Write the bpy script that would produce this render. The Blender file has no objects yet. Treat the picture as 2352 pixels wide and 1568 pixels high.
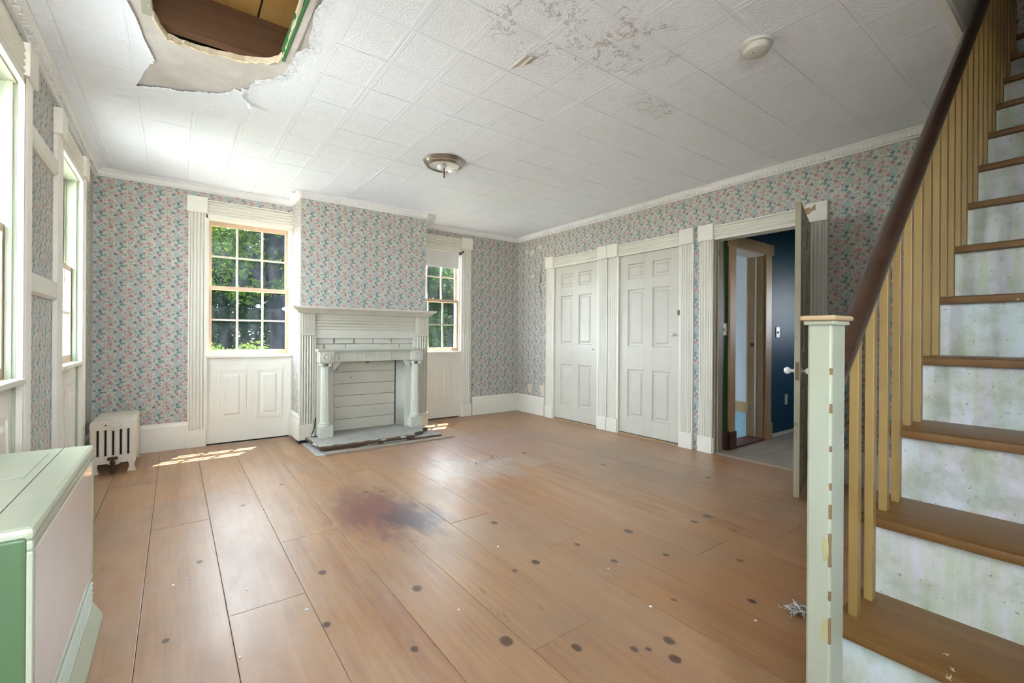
import bpy, bmesh, math, random
from mathutils import Vector, Matrix
from mathutils.geometry import tessellate_polygon
random.seed(7)
SC = bpy.context.scene
COL = SC.collection
R = math.radians

# ------------------------------------------------------------------ camera
YAW, ROLL, FPX = R(36.598), R(0.39), 1043.1
F_ = Vector((math.sin(YAW), math.cos(YAW), 0)); R_ = Vector((math.cos(YAW), -math.sin(YAW), 0)); U_ = Vector((0, 0, 1))
R3 = R_ * math.cos(ROLL) + U_ * math.sin(ROLL); U3 = U_ * math.cos(ROLL) - R_ * math.sin(ROLL)
cam_d = bpy.data.cameras.new('camera'); cam = bpy.data.objects.new('camera', cam_d); COL.objects.link(cam)
M = Matrix.Identity(4)
for i in range(3):
    M[i][0] = R3[i]; M[i][1] = U3[i]; M[i][2] = -F_[i]
M[0][3], M[1][3], M[2][3] = 0, 0, 1.0757
cam.matrix_world = M
cam_d.sensor_width = 36; cam_d.lens = FPX / 2352 * 36; cam_d.shift_y = -12 / 2352
cam_d.clip_start = 0.02; cam_d.clip_end = 500
SC.camera = cam

# ------------------------------------------------------------------ world, sun, exposure
SC.view_settings.view_transform = 'Standard'; SC.view_settings.look = 'None'
SC.view_settings.gamma = 1; SC.view_settings.use_curve_mapping = False
SC.view_settings.exposure = 3.16
w = bpy.data.worlds.new('sky'); SC.world = w; w.use_nodes = True
bg = w.node_tree.nodes['Background']
bg.inputs[0].default_value = (0.80, 0.89, 1.0, 1); bg.inputs[1].default_value = 4.0
sun_d = bpy.data.lights.new('sun', 'SUN'); sun_d.energy = 14.0; sun_d.angle = R(0.6); sun_d.color = (1, .93, .82)
sun = bpy.data.objects.new('sun', sun_d); COL.objects.link(sun)
sun.rotation_euler = Vector((-.70, -1.0, -2.95)).to_track_quat('-Z', 'Y').to_euler(); sun.location = (8, 14, 30)
def portal(name, loc, rot, sx, sy):
    d = bpy.data.lights.new(name, 'AREA'); d.shape = 'RECTANGLE'; d.size = sx; d.size_y = sy; d.cycles.is_portal = True
    o = bpy.data.objects.new(name, d); COL.objects.link(o); o.location = loc; o.rotation_euler = rot
SC.cycles.use_denoising = True
SC.cycles.max_bounces = 8; SC.cycles.diffuse_bounces = 4; SC.cycles.glossy_bounces = 3; SC.cycles.use_adaptive_sampling = True; SC.cycles.adaptive_threshold = .12; SC.cycles.adaptive_min_samples = 16; SC.cycles.denoising_prefilter = 'ACCURATE'; SC.cycles.denoising_input_passes = 'RGB_ALBEDO_NORMAL'; SC.cycles.transparent_max_bounces = 16
SC.cycles.sample_clamp_indirect = 6

XL, XR, YB, YF, H = -.57, 4.02, 5.28, -.62, 2.5

# ------------------------------------------------------------------ node helpers
def new_mat(name):
    m = bpy.data.materials.new(name); m.use_nodes = True
    nt = m.node_tree; b = nt.nodes['Principled BSDF']
    return m, nt, b
class N:
    """tiny helper around one node tree"""
    def __init__(s, nt): s.nt = nt
    def n(s, t, **k):
        x = s.nt.nodes.new(t)
        for a, v in k.items(): setattr(x, a, v)
        return x
    def put(s, inp, v):
        if hasattr(v, 'is_linked'): s.nt.links.new(v, inp)
        elif isinstance(v, (tuple, list)) and len(v) == 3 and inp.type == 'RGBA': inp.default_value = (*v, 1)
        else: inp.default_value = v
    def math(s, op, a, b=0.0, clamp=False):
        x = s.n('ShaderNodeMath', operation=op, use_clamp=clamp); s.put(x.inputs[0], a); s.put(x.inputs[1], b); return x.outputs[0]
    def vec(s, op, a, b=(0, 0, 0)):
        x = s.n('ShaderNodeVectorMath', operation=op); s.put(x.inputs[0], a)
        if op == 'SCALE': s.put(x.inputs[3], b)
        else: s.put(x.inputs[1], b)
        return x.outputs['Value'] if op in ('LENGTH', 'DISTANCE', 'DOT_PRODUCT') else x.outputs[0]
    def mix(s, fac, a, b, blend='MIX'):
        x = s.n('ShaderNodeMix', data_type='RGBA', blend_type=blend)
        s.put(x.inputs[0], fac); s.put(x.inputs[6], a); s.put(x.inputs[7], b); return x.outputs[2]
    def rng(s, v, a, b, c=0.0, d=1.0, smooth=False):
        x = s.n('ShaderNodeMapRange'); x.interpolation_type = 'SMOOTHSTEP' if smooth else 'LINEAR'
        s.put(x.inputs[0], v)
        for i, q in enumerate((a, b, c, d)): x.inputs[i + 1].default_value = q
        return x.outputs[0]
    def pos(s): return s.n('ShaderNodeNewGeometry').outputs['Position']
    def obj(s): return s.n('ShaderNodeTexCoord').outputs['Object']
    def sep(s, v):
        x = s.n('ShaderNodeSeparateXYZ'); s.put(x.inputs[0], v); return x.outputs
    def comb(s, a, b, c):
        x = s.n('ShaderNodeCombineXYZ'); s.put(x.inputs[0], a); s.put(x.inputs[1], b); s.put(x.inputs[2], c); return x.outputs[0]
    def noise(s, v, scale, detail=3.0, rough=.55, dist=0.0):
        x = s.n('ShaderNodeTexNoise'); s.put(x.inputs['Vector'], v); x.inputs['Scale'].default_value = scale
        x.inputs['Detail'].default_value = detail; x.inputs['Roughness'].default_value = rough; x.inputs['Distortion'].default_value = dist
        return x.outputs
    def voro(s, v, scale, feature='F1', rand=1.0):
        x = s.n('ShaderNodeTexVoronoi', feature=feature); s.put(x.inputs['Vector'], v)
        x.inputs['Scale'].default_value = scale; x.inputs['Randomness'].default_value = rand; return x.outputs
    def bump(s, h, strength=.3, dist=.01):
        x = s.n('ShaderNodeBump'); x.inputs['Strength'].default_value = strength; x.inputs['Distance'].default_value = dist
        s.put(x.inputs['Height'], h); return x.outputs[0]
    def stretch(s, v, k): return s.vec('MULTIPLY', v, k)

def paint(name, col, grime=(.42, .38, .28), amount=.35, rough=.45, bump=.04, chips=0.0, chipcol=(.25, .19, .11)):
    m, nt, b = new_mat(name); g = N(nt); p = g.pos()
    n1 = g.noise(p, 3.5, 4)[0]; n2 = g.noise(g.stretch(p, (30, 30, 6)), 1.0, 3)[0]
    c = g.mix(g.math('MULTIPLY', g.rng(n1, .45, .8), amount), col, grime)
    c = g.mix(g.math('MULTIPLY', g.rng(n2, .60, .90), amount * .12), c, grime)
    sp = g.noise(p, 55, 2)[0]
    c = g.mix(g.math('MULTIPLY', g.rng(sp, .70, .76), .5 * min(1, amount * 2)), c, chipcol)
    if chips:
        ch = g.noise(g.stretch(p, (1, 1, .35)), 24, 5, .65)[0]
        c = g.mix(g.rng(ch, .72 - chips, .745 - chips), c, chipcol)
    nt.links.new(c, b.inputs['Base Color']); b.inputs['Roughness'].default_value = rough
    if bump: nt.links.new(g.bump(g.math('ADD', n2, g.math('MULTIPLY', sp, .4)), bump, .004), b.inputs['Normal'])
    return m

def wood(name, c1, c2, axis=0, rough=.45, scale=1.0, wear=0.0, wearcol=(.55, .5, .4)):
    m, nt, b = new_mat(name); g = N(nt); p = g.pos()
    st = [26, 26, 26]; st[axis] = 1.4
    q = g.stretch(p, tuple(v * scale for v in st))
    rnd = g.n('ShaderNodeObjectInfo').outputs['Random']
    q = g.vec('ADD', q, g.comb(g.math('MULTIPLY', rnd, 31), g.math('MULTIPLY', rnd, 17), 0))
    n1 = g.noise(q, 1.0, 5, .6, .6)[0]; n2 = g.noise(p, 3, 3)[0]
    c = g.mix(g.rng(n1, .3, .72), c1, c2)
    c = g.mix(g.math('MULTIPLY', g.rng(n2, .4, .75), .35), c, tuple(v * .7 for v in c1))
    c = g.mix(g.math('MULTIPLY', rnd, .25), c, tuple(min(1, v * 1.25) for v in c2))
    if wear:
        ch = g.noise(g.stretch(p, (2, 2, 2)), 14, 5, .65)[0]
        c = g.mix(g.rng(ch, .70 - wear, .73 - wear), c, wearcol)
    nt.links.new(c, b.inputs['Base Color']); b.inputs['Roughness'].default_value = rough
    nt.links.new(g.bump(n1, .12, .003), b.inputs['Normal'])
    return m

def plain(name, col, rough=.5, metal=0.0, noise=.0, spec=.5):
    m, nt, b = new_mat(name); g = N(nt); b.inputs['Specular IOR Level'].default_value = spec
    c = g.mix(g.math('MULTIPLY', g.rng(g.noise(g.pos(), 12, 4)[0], .35, .75), max(noise, .05)), col, tuple(v * .6 for v in col))
    nt.links.new(c, b.inputs['Base Color']); b.inputs['Roughness'].default_value = rough; b.inputs['Metallic'].default_value = metal
    return m

# wallpaper: half-drop repeat of roses, blue buds and leaves on cream
PW, PH = .135, .171
MOTIFS = [  # (px, py in one repeat, rx, ry, colour, ring colour, ring?)
    (200, 530, 70, 74, (.34, .405, .405), (.40, .46, .46), 0),
    (150, 420, 42, 40, (.49, .335, .315), (.55, .41, .38), 0),
    (390, 535, 42, 44, (.49, .34, .32), (.55, .41, .39), 0),
    (510, 400, 44, 48, (.48, .30, .28), (.57, .43, .41), 1),
    (425, 360, 40, 40, (.41, .21, .20), (.54, .36, .35), 1),
    (430, 440, 36, 22, (.17, .27, .24), (.3, .4, .36), 0),
    (430, 620, 36, 26, (.30, .38, .36), (.4, .47, .45), 0),
    (230, 365, 46, 42, (.335, .15, .16), (.54, .40, .39), 1),
    (475, 515, 44, 42, (.345, .16, .165), (.50, .33, .33), 1),
    (95, 400, 50, 32, (.075, .15, .185), (.30, .39, .43), 1),
    (230, 625, 44, 40, (.07, .145, .165), (.30, .39, .41), 1),
    (312, 585, 32, 30, (.42, .15, .15), (.5, .25, .24), 0),
    (255, 695, 40, 26, (.10, .22, .20), (.2, .3, .28), 0),
    (178, 740, 38, 34, (.13, .22, .27), (.22, .31, .36), 0),
    (490, 625, 14, 14, (.40, .12, .12), (.4, .12, .12), 0),
    (330, 440, 26, 20, (.20, .29, .24), (.2, .3, .25), 0),
    (330, 700, 30, 22, (.22, .30, .25), (.2, .3, .25), 0),
    (110, 620, 28, 22, (.20, .27, .23), (.2, .3, .25), 0),
]
def wallpaper(name, axis):
    m, nt, b = new_mat(name); g = N(nt); p = g.pos(); s = g.sep(p)
    u = g.math('ADD', s[axis], 10.02); v = g.math('ADD', s[2], 0.0)
    uc = g.math('DIVIDE', u, PW); col = g.math('FLOOR', uc); uf = g.math('FRACT', uc)
    vv = g.math('ADD', g.math('DIVIDE', v, PH), g.math('MULTIPLY', col, .5))
    wob = g.noise(p, 160, 2)[1]
    cell = g.vec('ADD', g.comb(uf, vv, 0), g.vec('SCALE', g.vec('SUBTRACT', wob, (.5, .5, .5)), .10))
    base = g.mix(g.rng(g.noise(p, 9, 3)[0], .3, .7), (.595, .585, .50), (.51, .51, .45))
    # tiny leaves and dots of the ground
    v1 = g.voro(p, 105); v2 = g.voro(p, 150)
    sel = g.sep(v1['Color'])
    c = g.mix(g.math('MULTIPLY', g.rng(v1['Distance'], .50, .34), g.rng(sel[0], .14, .20)), base, g.mix(sel[1], (.17, .225, .185), (.44, .46, .40)))
    sel2 = g.sep(v2['Color'])
    c = g.mix(g.math('MULTIPLY', g.rng(v2['Distance'], .36, .25), g.rng(sel2[0], .66, .70)), c, (.36, .17, .15))
    for px, py, rx, ry, c1, c2, ring in MOTIFS:
        mu = (px - 95) / 425.0 * .88 + .10; mv = -(py - .17 * (px - 230) - 365) / 447.0
        x = g.n('ShaderNodeVectorMath', operation='WRAP'); g.put(x.inputs[0], g.vec('SUBTRACT', cell, (mu, mv, 0)))
        x.inputs[1].default_value = (9, .5, 9); x.inputs[2].default_value = (-9, -.5, -9)
        q = g.vec('MULTIPLY', x.outputs[0], (425.0 / rx, 447.0 / ry, 0))
        L = g.vec('LENGTH', q)
        mask = g.rng(L, 1.05, .88)
        if ring:
            inner = g.math('MULTIPLY', g.rng(L, .45, .6), g.rng(L, .88, .74))
            cc = g.mix(inner, c1, c2)
        else:
            cc = g.mix(g.rng(L, .2, .9), c2, c1)
        c = g.mix(mask, c, cc)
    nt.links.new(c, b.inputs['Base Color']); b.inputs['Roughness'].default_value = .62
    nt.links.new(g.bump(g.noise(p, 40, 3)[0], .12, .004), b.inputs['Normal'])
    return m

def floor_mat():
    m, nt, b = new_mat('pine floor'); g = N(nt); p = g.pos()
    rnd = g.n('ShaderNodeObjectInfo').outputs['Random']
    off = g.comb(g.math('MULTIPLY', rnd, 40), g.math('MULTIPLY', rnd, 7), 0)
    q = g.vec('ADD', g.stretch(p, (75, 2.2, 1)), off)
    n1 = g.noise(q, 1.0, 5, .62, .7)[0]
    n2 = g.noise(g.vec('ADD', g.stretch(p, (5, 1.2, 1)), off), 1.0, 4)[0]
    c = g.mix(g.rng(n1, .3, .72), (.45, .245, .11), (.25, .118, .05))
    c = g.mix(g.math('MULTIPLY', g.rng(n2, .35, .7), .6), c, (.47, .27, .13))
    n4 = g.noise(g.vec('ADD', g.stretch(p, (11, .8, 1)), g.vec('SCALE', off, 2.3)), 1.0, 3)[0]
    c = g.mix(g.math('MULTIPLY', g.rng(n4, .46, .68), .65), c, (.24, .095, .05))
    rnd2 = g.math('FRACT', g.math('MULTIPLY', rnd, 7.31))
    c = g.mix(g.math('MULTIPLY', rnd, .45), c, (.38, .165, .06))
    c = g.mix(g.math('MULTIPLY', rnd2, .40), c, (.46, .31, .19))
    # scuffed grey-brown zones, old dye stains, painted-in window sheen
    n3 = g.noise(p, 1.1, 5, .6)[0]
    c = g.mix(g.math('MULTIPLY', g.rng(n3, .44, .64), .55), c, (.31, .225, .155))
    s = g.sep(p); BN = g.noise(g.stretch(p, (9, 3.2, 1)), 1.0, 7, .68, .4)[0]
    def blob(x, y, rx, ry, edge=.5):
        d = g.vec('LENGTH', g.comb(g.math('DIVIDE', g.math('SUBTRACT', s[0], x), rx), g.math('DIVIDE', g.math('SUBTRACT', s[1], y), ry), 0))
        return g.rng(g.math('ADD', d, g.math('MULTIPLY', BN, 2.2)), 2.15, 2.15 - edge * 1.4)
    c = g.mix(g.math('MULTIPLY', blob(.15, 2.2, .75, 1.9, .9), .55), c, (.50, .37, .29))  # pale window sheen painted over worn varnish on the left boards
    c = g.mix(g.math('MULTIPLY', blob(2.1, .95, .95, .85, .9), .55), c, (.40, .175, .05))
    c = g.mix(g.math('MULTIPLY', blob(.98, 2.72, .30, .55), .72), c, (.15, .04, .05))
    c = g.mix(g.math('MULTIPLY', blob(1.13, 2.50, .22, .32), .68), c, (.05, .04, .06))
    c = g.mix(g.math('MULTIPLY', blob(2.45, 3.75, 1.15, .95, .9), .62), c, (.35, .255, .265))  # lilac-grey window sheen painted into the board colour
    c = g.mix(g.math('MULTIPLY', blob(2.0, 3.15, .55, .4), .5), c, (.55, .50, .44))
    c = g.mix(g.math('MULTIPLY', blob(3.1, 2.5, .8, 1.0, .8), .5), c, (.30, .225, .175))
    c = g.mix(g.math('MULTIPLY', blob(1.15, 1.15, .45, .5, .8), .55), c, (.25, .17, .115))
    c = g.mix(g.math('MULTIPLY', blob(1.7, 2.1, .5, .6, .8), .4), c, (.30, .21, .15))
    # pale paint drips in long streaks
    dr = g.noise(g.vec('ADD', g.stretch(p, (16, 5, 1)), (3, 3, 0)), 3.2, 5, .7)[0]
    c = g.mix(g.math('MULTIPLY', g.math('MULTIPLY', g.rng(dr, .67, .70), blob(1.95, 1.9, .75, .75, .6)), .75), c, (.60, .55, .40))
    # fine dirt, nail holes
    sp = g.noise(p, 70, 2)[0]
    c = g.mix(g.math('MULTIPLY', g.rng(sp, .74, .78), .6), c, (.06, .04, .03))
    KN = [(0.946, 1.294, .030), (0.836, 1.788, .027), (0.543, 2.162, .023), (0.459, 1.762, .020), (0.667, 1.447, .018), (1.389, 1.669, .026), (1.259, 1.663, .016), (1.123, 1.124, .022), (1.416, 0.958, .025), (1.351, 0.892, .025), (1.279, 1.002, .018), (1.319, 0.973, .013), (2.024, 1.63, .031), (1.678, 1.684, .020), (1.7, 1.455, .021), (1.957, 1.345, .018), (1.486, 2.161, .026), (1.65, 1.095, .013), (2.584, 1.491, .034), (2.442, 1.49, .022), (1.058, 3.095, .026), (1.15, 3.05, .02), (.35, 3.3, .02), (.1, 2.6, .018), (-.02, 2.0, .016), (2.9, 2.6, .03), (2.6, 3.3, .03), (3.3, 1.9, .026), (.62, 3.6, .02), (1.9, .9, .02), (2.2, 1.1, .018)]
    wob = g.math('MULTIPLY', g.noise(p, 30, 2)[0], .5)
    dm = None
    for x, y, r in KN:
        q = g.n('ShaderNodeVectorMath', operation='MULTIPLY_ADD'); g.put(q.inputs[0], p)
        q.inputs[1].default_value = (1 / (r * .85), 1 / (r * 1.1), 0); q.inputs[2].default_value = (-x / (r * .85), -y / (r * 1.1), 0)
        d = g.vec('LENGTH', q.outputs[0]); dm = d if dm is None else g.math('MINIMUM', dm, d)
    d = g.math('ADD', dm, wob)
    c = g.mix(g.math('MULTIPLY', g.rng(d, 1.25, .95), .88), c, g.mix(g.rng(d, .3, 1.1), (.045, .028, .022), (.10, .05, .03)))
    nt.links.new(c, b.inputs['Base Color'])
    sc = g.noise(g.stretch(p, (45, 9, 1)), 1.0, 4, .65)[0]
    ro = g.math('ADD', g.rng(n3, .3, .7, .24, .40), g.math('MULTIPLY', g.rng(sc, .3, .7), .07))
    nt.links.new(ro, b.inputs['Roughness']); b.inputs['Specular IOR Level'].default_value = .6
    hh = g.math('ADD', g.math('MULTIPLY', n1, .35), g.math('ADD', g.math('MULTIPLY', sc, .12), g.math('MULTIPLY', g.noise(g.stretch(p, (9, 3, 1)), 1.0, 3)[0], 1.3)))
    nt.links.new(g.bump(hh, .10, .004), b.inputs['Normal'])
    return m

def tile_mat(base=(.835, .885, .965)):
    m, nt, b = new_mat('embossed ceiling tile'); g = N(nt); o = g.obj(); p = g.pos(); s = g.sep(o)
    # rosette in the middle, scrolls around it, fine lines along the rim
    L = g.vec('LENGTH', o)
    ang = g.math('ARCTAN2', s[1], s[0])
    ro = g.math('MULTIPLY', g.math('SINE', g.math('MULTIPLY', L, 420)), g.rng(L, .045, .038))
    pet = g.math('MULTIPLY', g.math('SINE', g.math('MULTIPLY', ang, 12)), g.math('MULTIPLY', g.rng(L, .012, .018), g.rng(L, .036, .030)))
    sw = g.voro(g.vec('ADD', o, g.vec('SCALE', g.noise(o, 22, 2)[1], .03)), 26, 'F1')
    scr = g.math('MULTIPLY', g.math('SINE', g.math('MULTIPLY', sw['Distance'], 15)), g.rng(L, .045, .055))
    ax = g.math('ABSOLUTE', s[0]); ay = g.math('ABSOLUTE', s[1])
    edge = g.math('MAXIMUM', g.math('DIVIDE', ax, .1335), g.math('DIVIDE', ay, .157))
    lines = g.math('MULTIPLY', g.math('SINE', g.math('MULTIPLY', edge, 190)), g.rng(edge, .88, .90))
    inner = g.rng(edge, .87, .84)
    h = g.math('ADD', g.math('MULTIPLY', g.math('ADD', g.math('ADD', ro, pet), g.math('MULTIPLY', scr, .8)), inner), g.math('MULTIPLY', lines, .8))
    # brown water marks: contour rings of a noise field, only where the leak was
    ps = g.sep(p)
    def blob(x, y, rx, ry):
        d = g.vec('LENGTH', g.comb(g.math('DIVIDE', g.math('SUBTRACT', ps[0], x), rx), g.math('DIVIDE', g.math('SUBTRACT', ps[1], y), ry), 0))
        return g.rng(d, 1.15, .75)
    zone = g.math('MAXIMUM', blob(1.48, 1.55, .40, .34), g.math('MAXIMUM', blob(1.85, 1.42, .20, .22), g.math('MAXIMUM', blob(1.12, 1.40, .16, .2), blob(2.35, 1.75, .22, .10))))
    nz = g.noise(p, 7.5, 5, .62, .6)[0]
    ring = g.math('MULTIPLY', g.rng(g.math('ABSOLUTE', g.math('SUBTRACT', nz, .52)), .024, .006), g.rng(g.noise(p, 11, 3)[0], .44, .56))
    spots = g.rng(g.noise(p, 19, 4, .7)[0], .66, .74)
    st = g.math('MULTIPLY', zone, g.math('MAXIMUM', ring, g.math('MULTIPLY', spots, .8)))
    wide = g.rng(g.noise(p, 1.3, 4)[0], .42, .72)
    c = g.mix(g.math('MULTIPLY', wide, .28), base, (.80, .82, .84))
    c = g.mix(g.math('MULTIPLY', g.rng(g.noise(p, 38, 3)[0], .70, .76), .35), c, (.52, .50, .45))
    c = g.mix(g.math('MULTIPLY', zone, .10), c, (.50, .45, .37))
    c = g.mix(g.math('MULTIPLY', st, .60), c, (.31, .245, .19))
    nt.links.new(c, b.inputs['Base Color']); b.inputs['Roughness'].default_value = .55
    nt.links.new(g.bump(h, .24, .0020), b.inputs['Normal'])
    return m

def riser_mat():
    m, nt, b = new_mat('mouldy white riser paint'); g = N(nt); p = g.pos()
    s = g.sep(p)
    q = g.comb(g.math('MULTIPLY', s[1], 22), g.math('MULTIPLY', s[0], 3.1), g.math('MULTIPLY', s[2], 2.2))
    n1 = g.noise(q, 1.0, 4, .6)[0]; n2 = g.noise(p, 13, 5, .65)[0]; n3 = g.noise(g.vec('ADD', p, (5, 2, 1)), 2.2, 2)[0]
    c = g.mix(g.rng(n1, .38, .62), (.56, .555, .61), (.43, .48, .38))
    c = g.mix(g.math('MULTIPLY', g.rng(n3, .50, .62), .55), c, (.47, .62, .63))
    c = g.mix(g.math('MULTIPLY', g.rng(n2, .46, .74), .8), c, (.28, .31, .20))
    c = g.mix(g.math('MULTIPLY', g.rng(g.noise(p, 75, 3, .6)[0], .64, .72), .75), c, (.16, .17, .12))
    nt.links.new(c, b.inputs['Base Color']); b.inputs['Roughness'].default_value = .6
    return m

def glass_mat():
    m = bpy.data.materials.new('dusty window glass'); m.use_nodes = True; nt = m.node_tree; g = N(nt)
    for x in list(nt.nodes): nt.nodes.remove(x)
    out = g.n('ShaderNodeOutputMaterial'); tr = g.n('ShaderNodeBsdfTransparent'); gl = g.n('ShaderNodeBsdfGlossy'); tl = g.n('ShaderNodeBsdfTranslucent')
    tr.inputs[0].default_value = (.93, .96, .97, 1); gl.inputs['Roughness'].default_value = .02; tl.inputs[0].default_value = (.75, .87, 1, 1)
    fr = g.n('ShaderNodeFresnel'); fr.inputs[0].default_value = 1.45
    m1 = g.n('ShaderNodeMixShader'); m2 = g.n('ShaderNodeMixShader')
    p = g.pos()
    dust = g.rng(g.noise(g.stretch(p, (14, 14, 3)), 1.0, 4)[0], .35, .75, .001, .006)
    nt.links.new(dust, m1.inputs[0]); nt.links.new(tr.outputs[0], m1.inputs[1]); nt.links.new(tl.outputs[0], m1.inputs[2])
    nt.links.new(g.math('MULTIPLY', fr.outputs[0], .6), m2.inputs[0]); nt.links.new(m1.outputs[0], m2.inputs[1]); nt.links.new(gl.outputs[0], m2.inputs[2])
    nt.links.new(m2.outputs[0], out.inputs[0])
    return m

def leaf_mat(name, c1, c2, trans=.45):
    m = bpy.data.materials.new(name); m.use_nodes = True; nt = m.node_tree; g = N(nt)
    for x in list(nt.nodes): nt.nodes.remove(x)
    out = g.n('ShaderNodeOutputMaterial'); d = g.n('ShaderNodeBsdfDiffuse'); t = g.n('ShaderNodeBsdfTranslucent'); mx = g.n('ShaderNodeMixShader')
    c = g.mix(g.rng(g.noise(g.pos(), 1.6, 4)[0], .35, .65), c1, c2)
    nt.links.new(c, d.inputs[0]); nt.links.new(g.mix(.5, c, (.05, .075, .008)), t.inputs[0])
    mx.inputs[0].default_value = trans
    nt.links.new(d.outputs[0], mx.inputs[1]); nt.links.new(t.outputs[0], mx.inputs[2]); nt.links.new(mx.outputs[0], out.inputs[0])
    return m

MT = dict(
    white=paint('cream trim paint', (.80, .77, .675), amount=.12, rough=.38, bump=0),
    door=paint('old white door paint', (.60, .575, .495), amount=.18, rough=.38, bump=0),
    mantel=paint('grey-cream mantel paint', (.60, .575, .48), grime=(.40, .38, .29), amount=.30, rough=.42, bump=0),
    surround=paint('pale green-white stove paint', (.57, .57, .48), grime=(.42, .40, .30), amount=.32, rough=.45),
    crown=paint('white moulding paint', (.80, .80, .79), amount=.12, rough=.45),
    worn=paint('chipped door-edge paint', (.38, .34, .235), grime=(.25, .20, .12), amount=.55, rough=.55, chips=.10, chipcol=(.20, .14, .075)),
    newel=paint('chipped mint-white newel paint', (.33, .355, .275), grime=(.26, .26, .15), amount=.4, rough=.42, chips=.02, chipcol=(.46, .44, .25)),
    jamb=paint('foliage-tinted window jamb paint', (.44, .50, .36), amount=.3, rough=.45),  # green light off the foliage is painted into this colour
    plaster=paint('bare grey plaster', (.60, .58, .55), grime=(.36, .33, .30), amount=.8, rough=.85, bump=.3),
    lime=paint('crumbled cream plaster', (.66, .57, .42), grime=(.40, .33, .2), amount=.4, rough=.9, bump=.3),
    paper_x=wallpaper('floral wallpaper along x', 0), paper_y=wallpaper('floral wallpaper along y', 1),
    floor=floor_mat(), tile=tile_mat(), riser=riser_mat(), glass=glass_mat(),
    sash=wood('bare pine sash', (.60, .40, .26), (.70, .52, .37), 2, .5),
    muntin=paint('pinkish primed muntin', (.72, .63, .56), amount=.12, rough=.5),
    tread=wood('varnished stair tread', (.125, .058, .013), (.185, .098, .032), 1, .38, wear=.02),
    baluster=wood('yellow pine baluster', (.215, .13, .036), (.30, .20, .068), 2, .42),
    rail=wood('dark brown handrail varnish', (.030, .016, .011), (.058, .030, .018), 0, .25),
    pine=wood('raw pine casing', (.50, .30, .14), (.62, .41, .21), 2, .5),
    hallfloor=wood('grey hall boards', (.21, .16, .115), (.29, .225, .17), 0, .6),
    darkwood=wood('old dark joist', (.045, .02, .009), (.12, .055, .02), 0, .7),
    goldwood=wood('golden upper boards', (.24, .13, .03), (.31, .18, .05), 1, .7),
    teal=plain('dark teal hall paint', (.012, .062, .11), .55, noise=.3, spec=.18),  # blue of reflected daylight is mixed into this wall colour
    greenp=plain('dark green hall paint', (.028, .085, .02), .5, noise=.3),
    brightgreen=plain('green painted lath edge', (.05, .19, .06), .6),
    redwood=plain('red-brown stained plinth', (.10, .022, .012), .5, noise=.5),
    hallwhite=plain('white room wall paint', (.74, .74, .76), .6),
    carpet=plain('pale blue carpet', (.30, .50, .60), .9, noise=.3),
    stone=plain('grey slate hearth', (.40, .39, .35), .75, noise=.6),
    stonebrown=plain('split brown slate edge', (.13, .085, .055), .85, noise=.6),
    board=plain('dusty plank', (.36, .31, .25), .75, noise=.5),
    cement=plain('cement patch', (.44, .44, .43), .85, noise=.4),
    brick=paint('whitewashed brick', (.60, .59, .50), grime=(.26, .22, .15), amount=.75, rough=.75, bump=.4, chips=.05, chipcol=(.10, .07, .05)),
    heater=plain('pale sage enamel', (.49, .54, .40), .35, noise=.12),
    heaterpanel=plain('glossy cream enamel panel', (.74, .71, .69), .12, noise=.10),
    heatshade=plain('shaded green enamel side', (.10, .18, .085), .4, noise=.15),  # darker green stands for shade on the side facing the viewer
    radiator=paint('yellowed white radiator paint', (.68, .62, .52), grime=(.45, .36, .2), amount=.35, rough=.45, chipcol=(.2, .12, .06)),
    black=plain('black gap', (.012, .011, .010), .8), brass=plain('tarnished brass', (.20, .15, .08), .4, .9, .4),
    chrome=plain('brushed nickel', (.42, .40, .37), .25, 1.0), porcelain=plain('white porcelain', (.82, .81, .78), .15),
    ivory=plain('ivory plastic', (.66, .62, .48), .4), fixture=plain('fixture white pan', (.85, .85, .85), .3),
    detector=plain('off-white plastic', (.66, .655, .60), .45), shade=plain('cream roller blind', (.78, .77, .72), .8),
    frosted=plain('clear bulb glass', (.7, .7, .7), .1), iron=plain('rusty iron', (.09, .055, .035), .6, .5, .5),
    tan=plain('tan bare wood', (.40, .29, .16), .7, noise=.3), torn=plain('torn cream paper', (.70, .64, .52), .8, noise=.2),
    peel=plain('yellowed peeled paint', (.36, .34, .17), .7, noise=.4), slit=plain('brown exposed lath', (.20, .13, .06), .8, noise=.5), fluff=plain('grey lint', (.62, .60, .58), .95),
    siding=plain('white exterior boards', (.7, .7, .68), .7), dark=plain('dark closed space', (.06, .055, .05), .9),
    bark=plain('dark bark', (.007, .007, .008), .9, noise=.6, spec=0), grass=plain('lawn', (.02, .033, .008), .95, noise=.6, spec=0), concrete=plain('pale concrete', (.64, .63, .60), .95, noise=.2), gravel=plain('pale gravel', (.40, .385, .36), .95, noise=.5),  # concrete and gravel kept pale to bounce daylight onto the ceiling
    leafA=leaf_mat('oak leaves', (.006, .014, .004), (.018, .032, .005)), leafB=leaf_mat('wood leaves', (.003, .009, .004), (.008, .017, .005), .3),
    leafC=leaf_mat('hedge leaves', (.025, .042, .008), (.05, .07, .012), .4),
)

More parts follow.
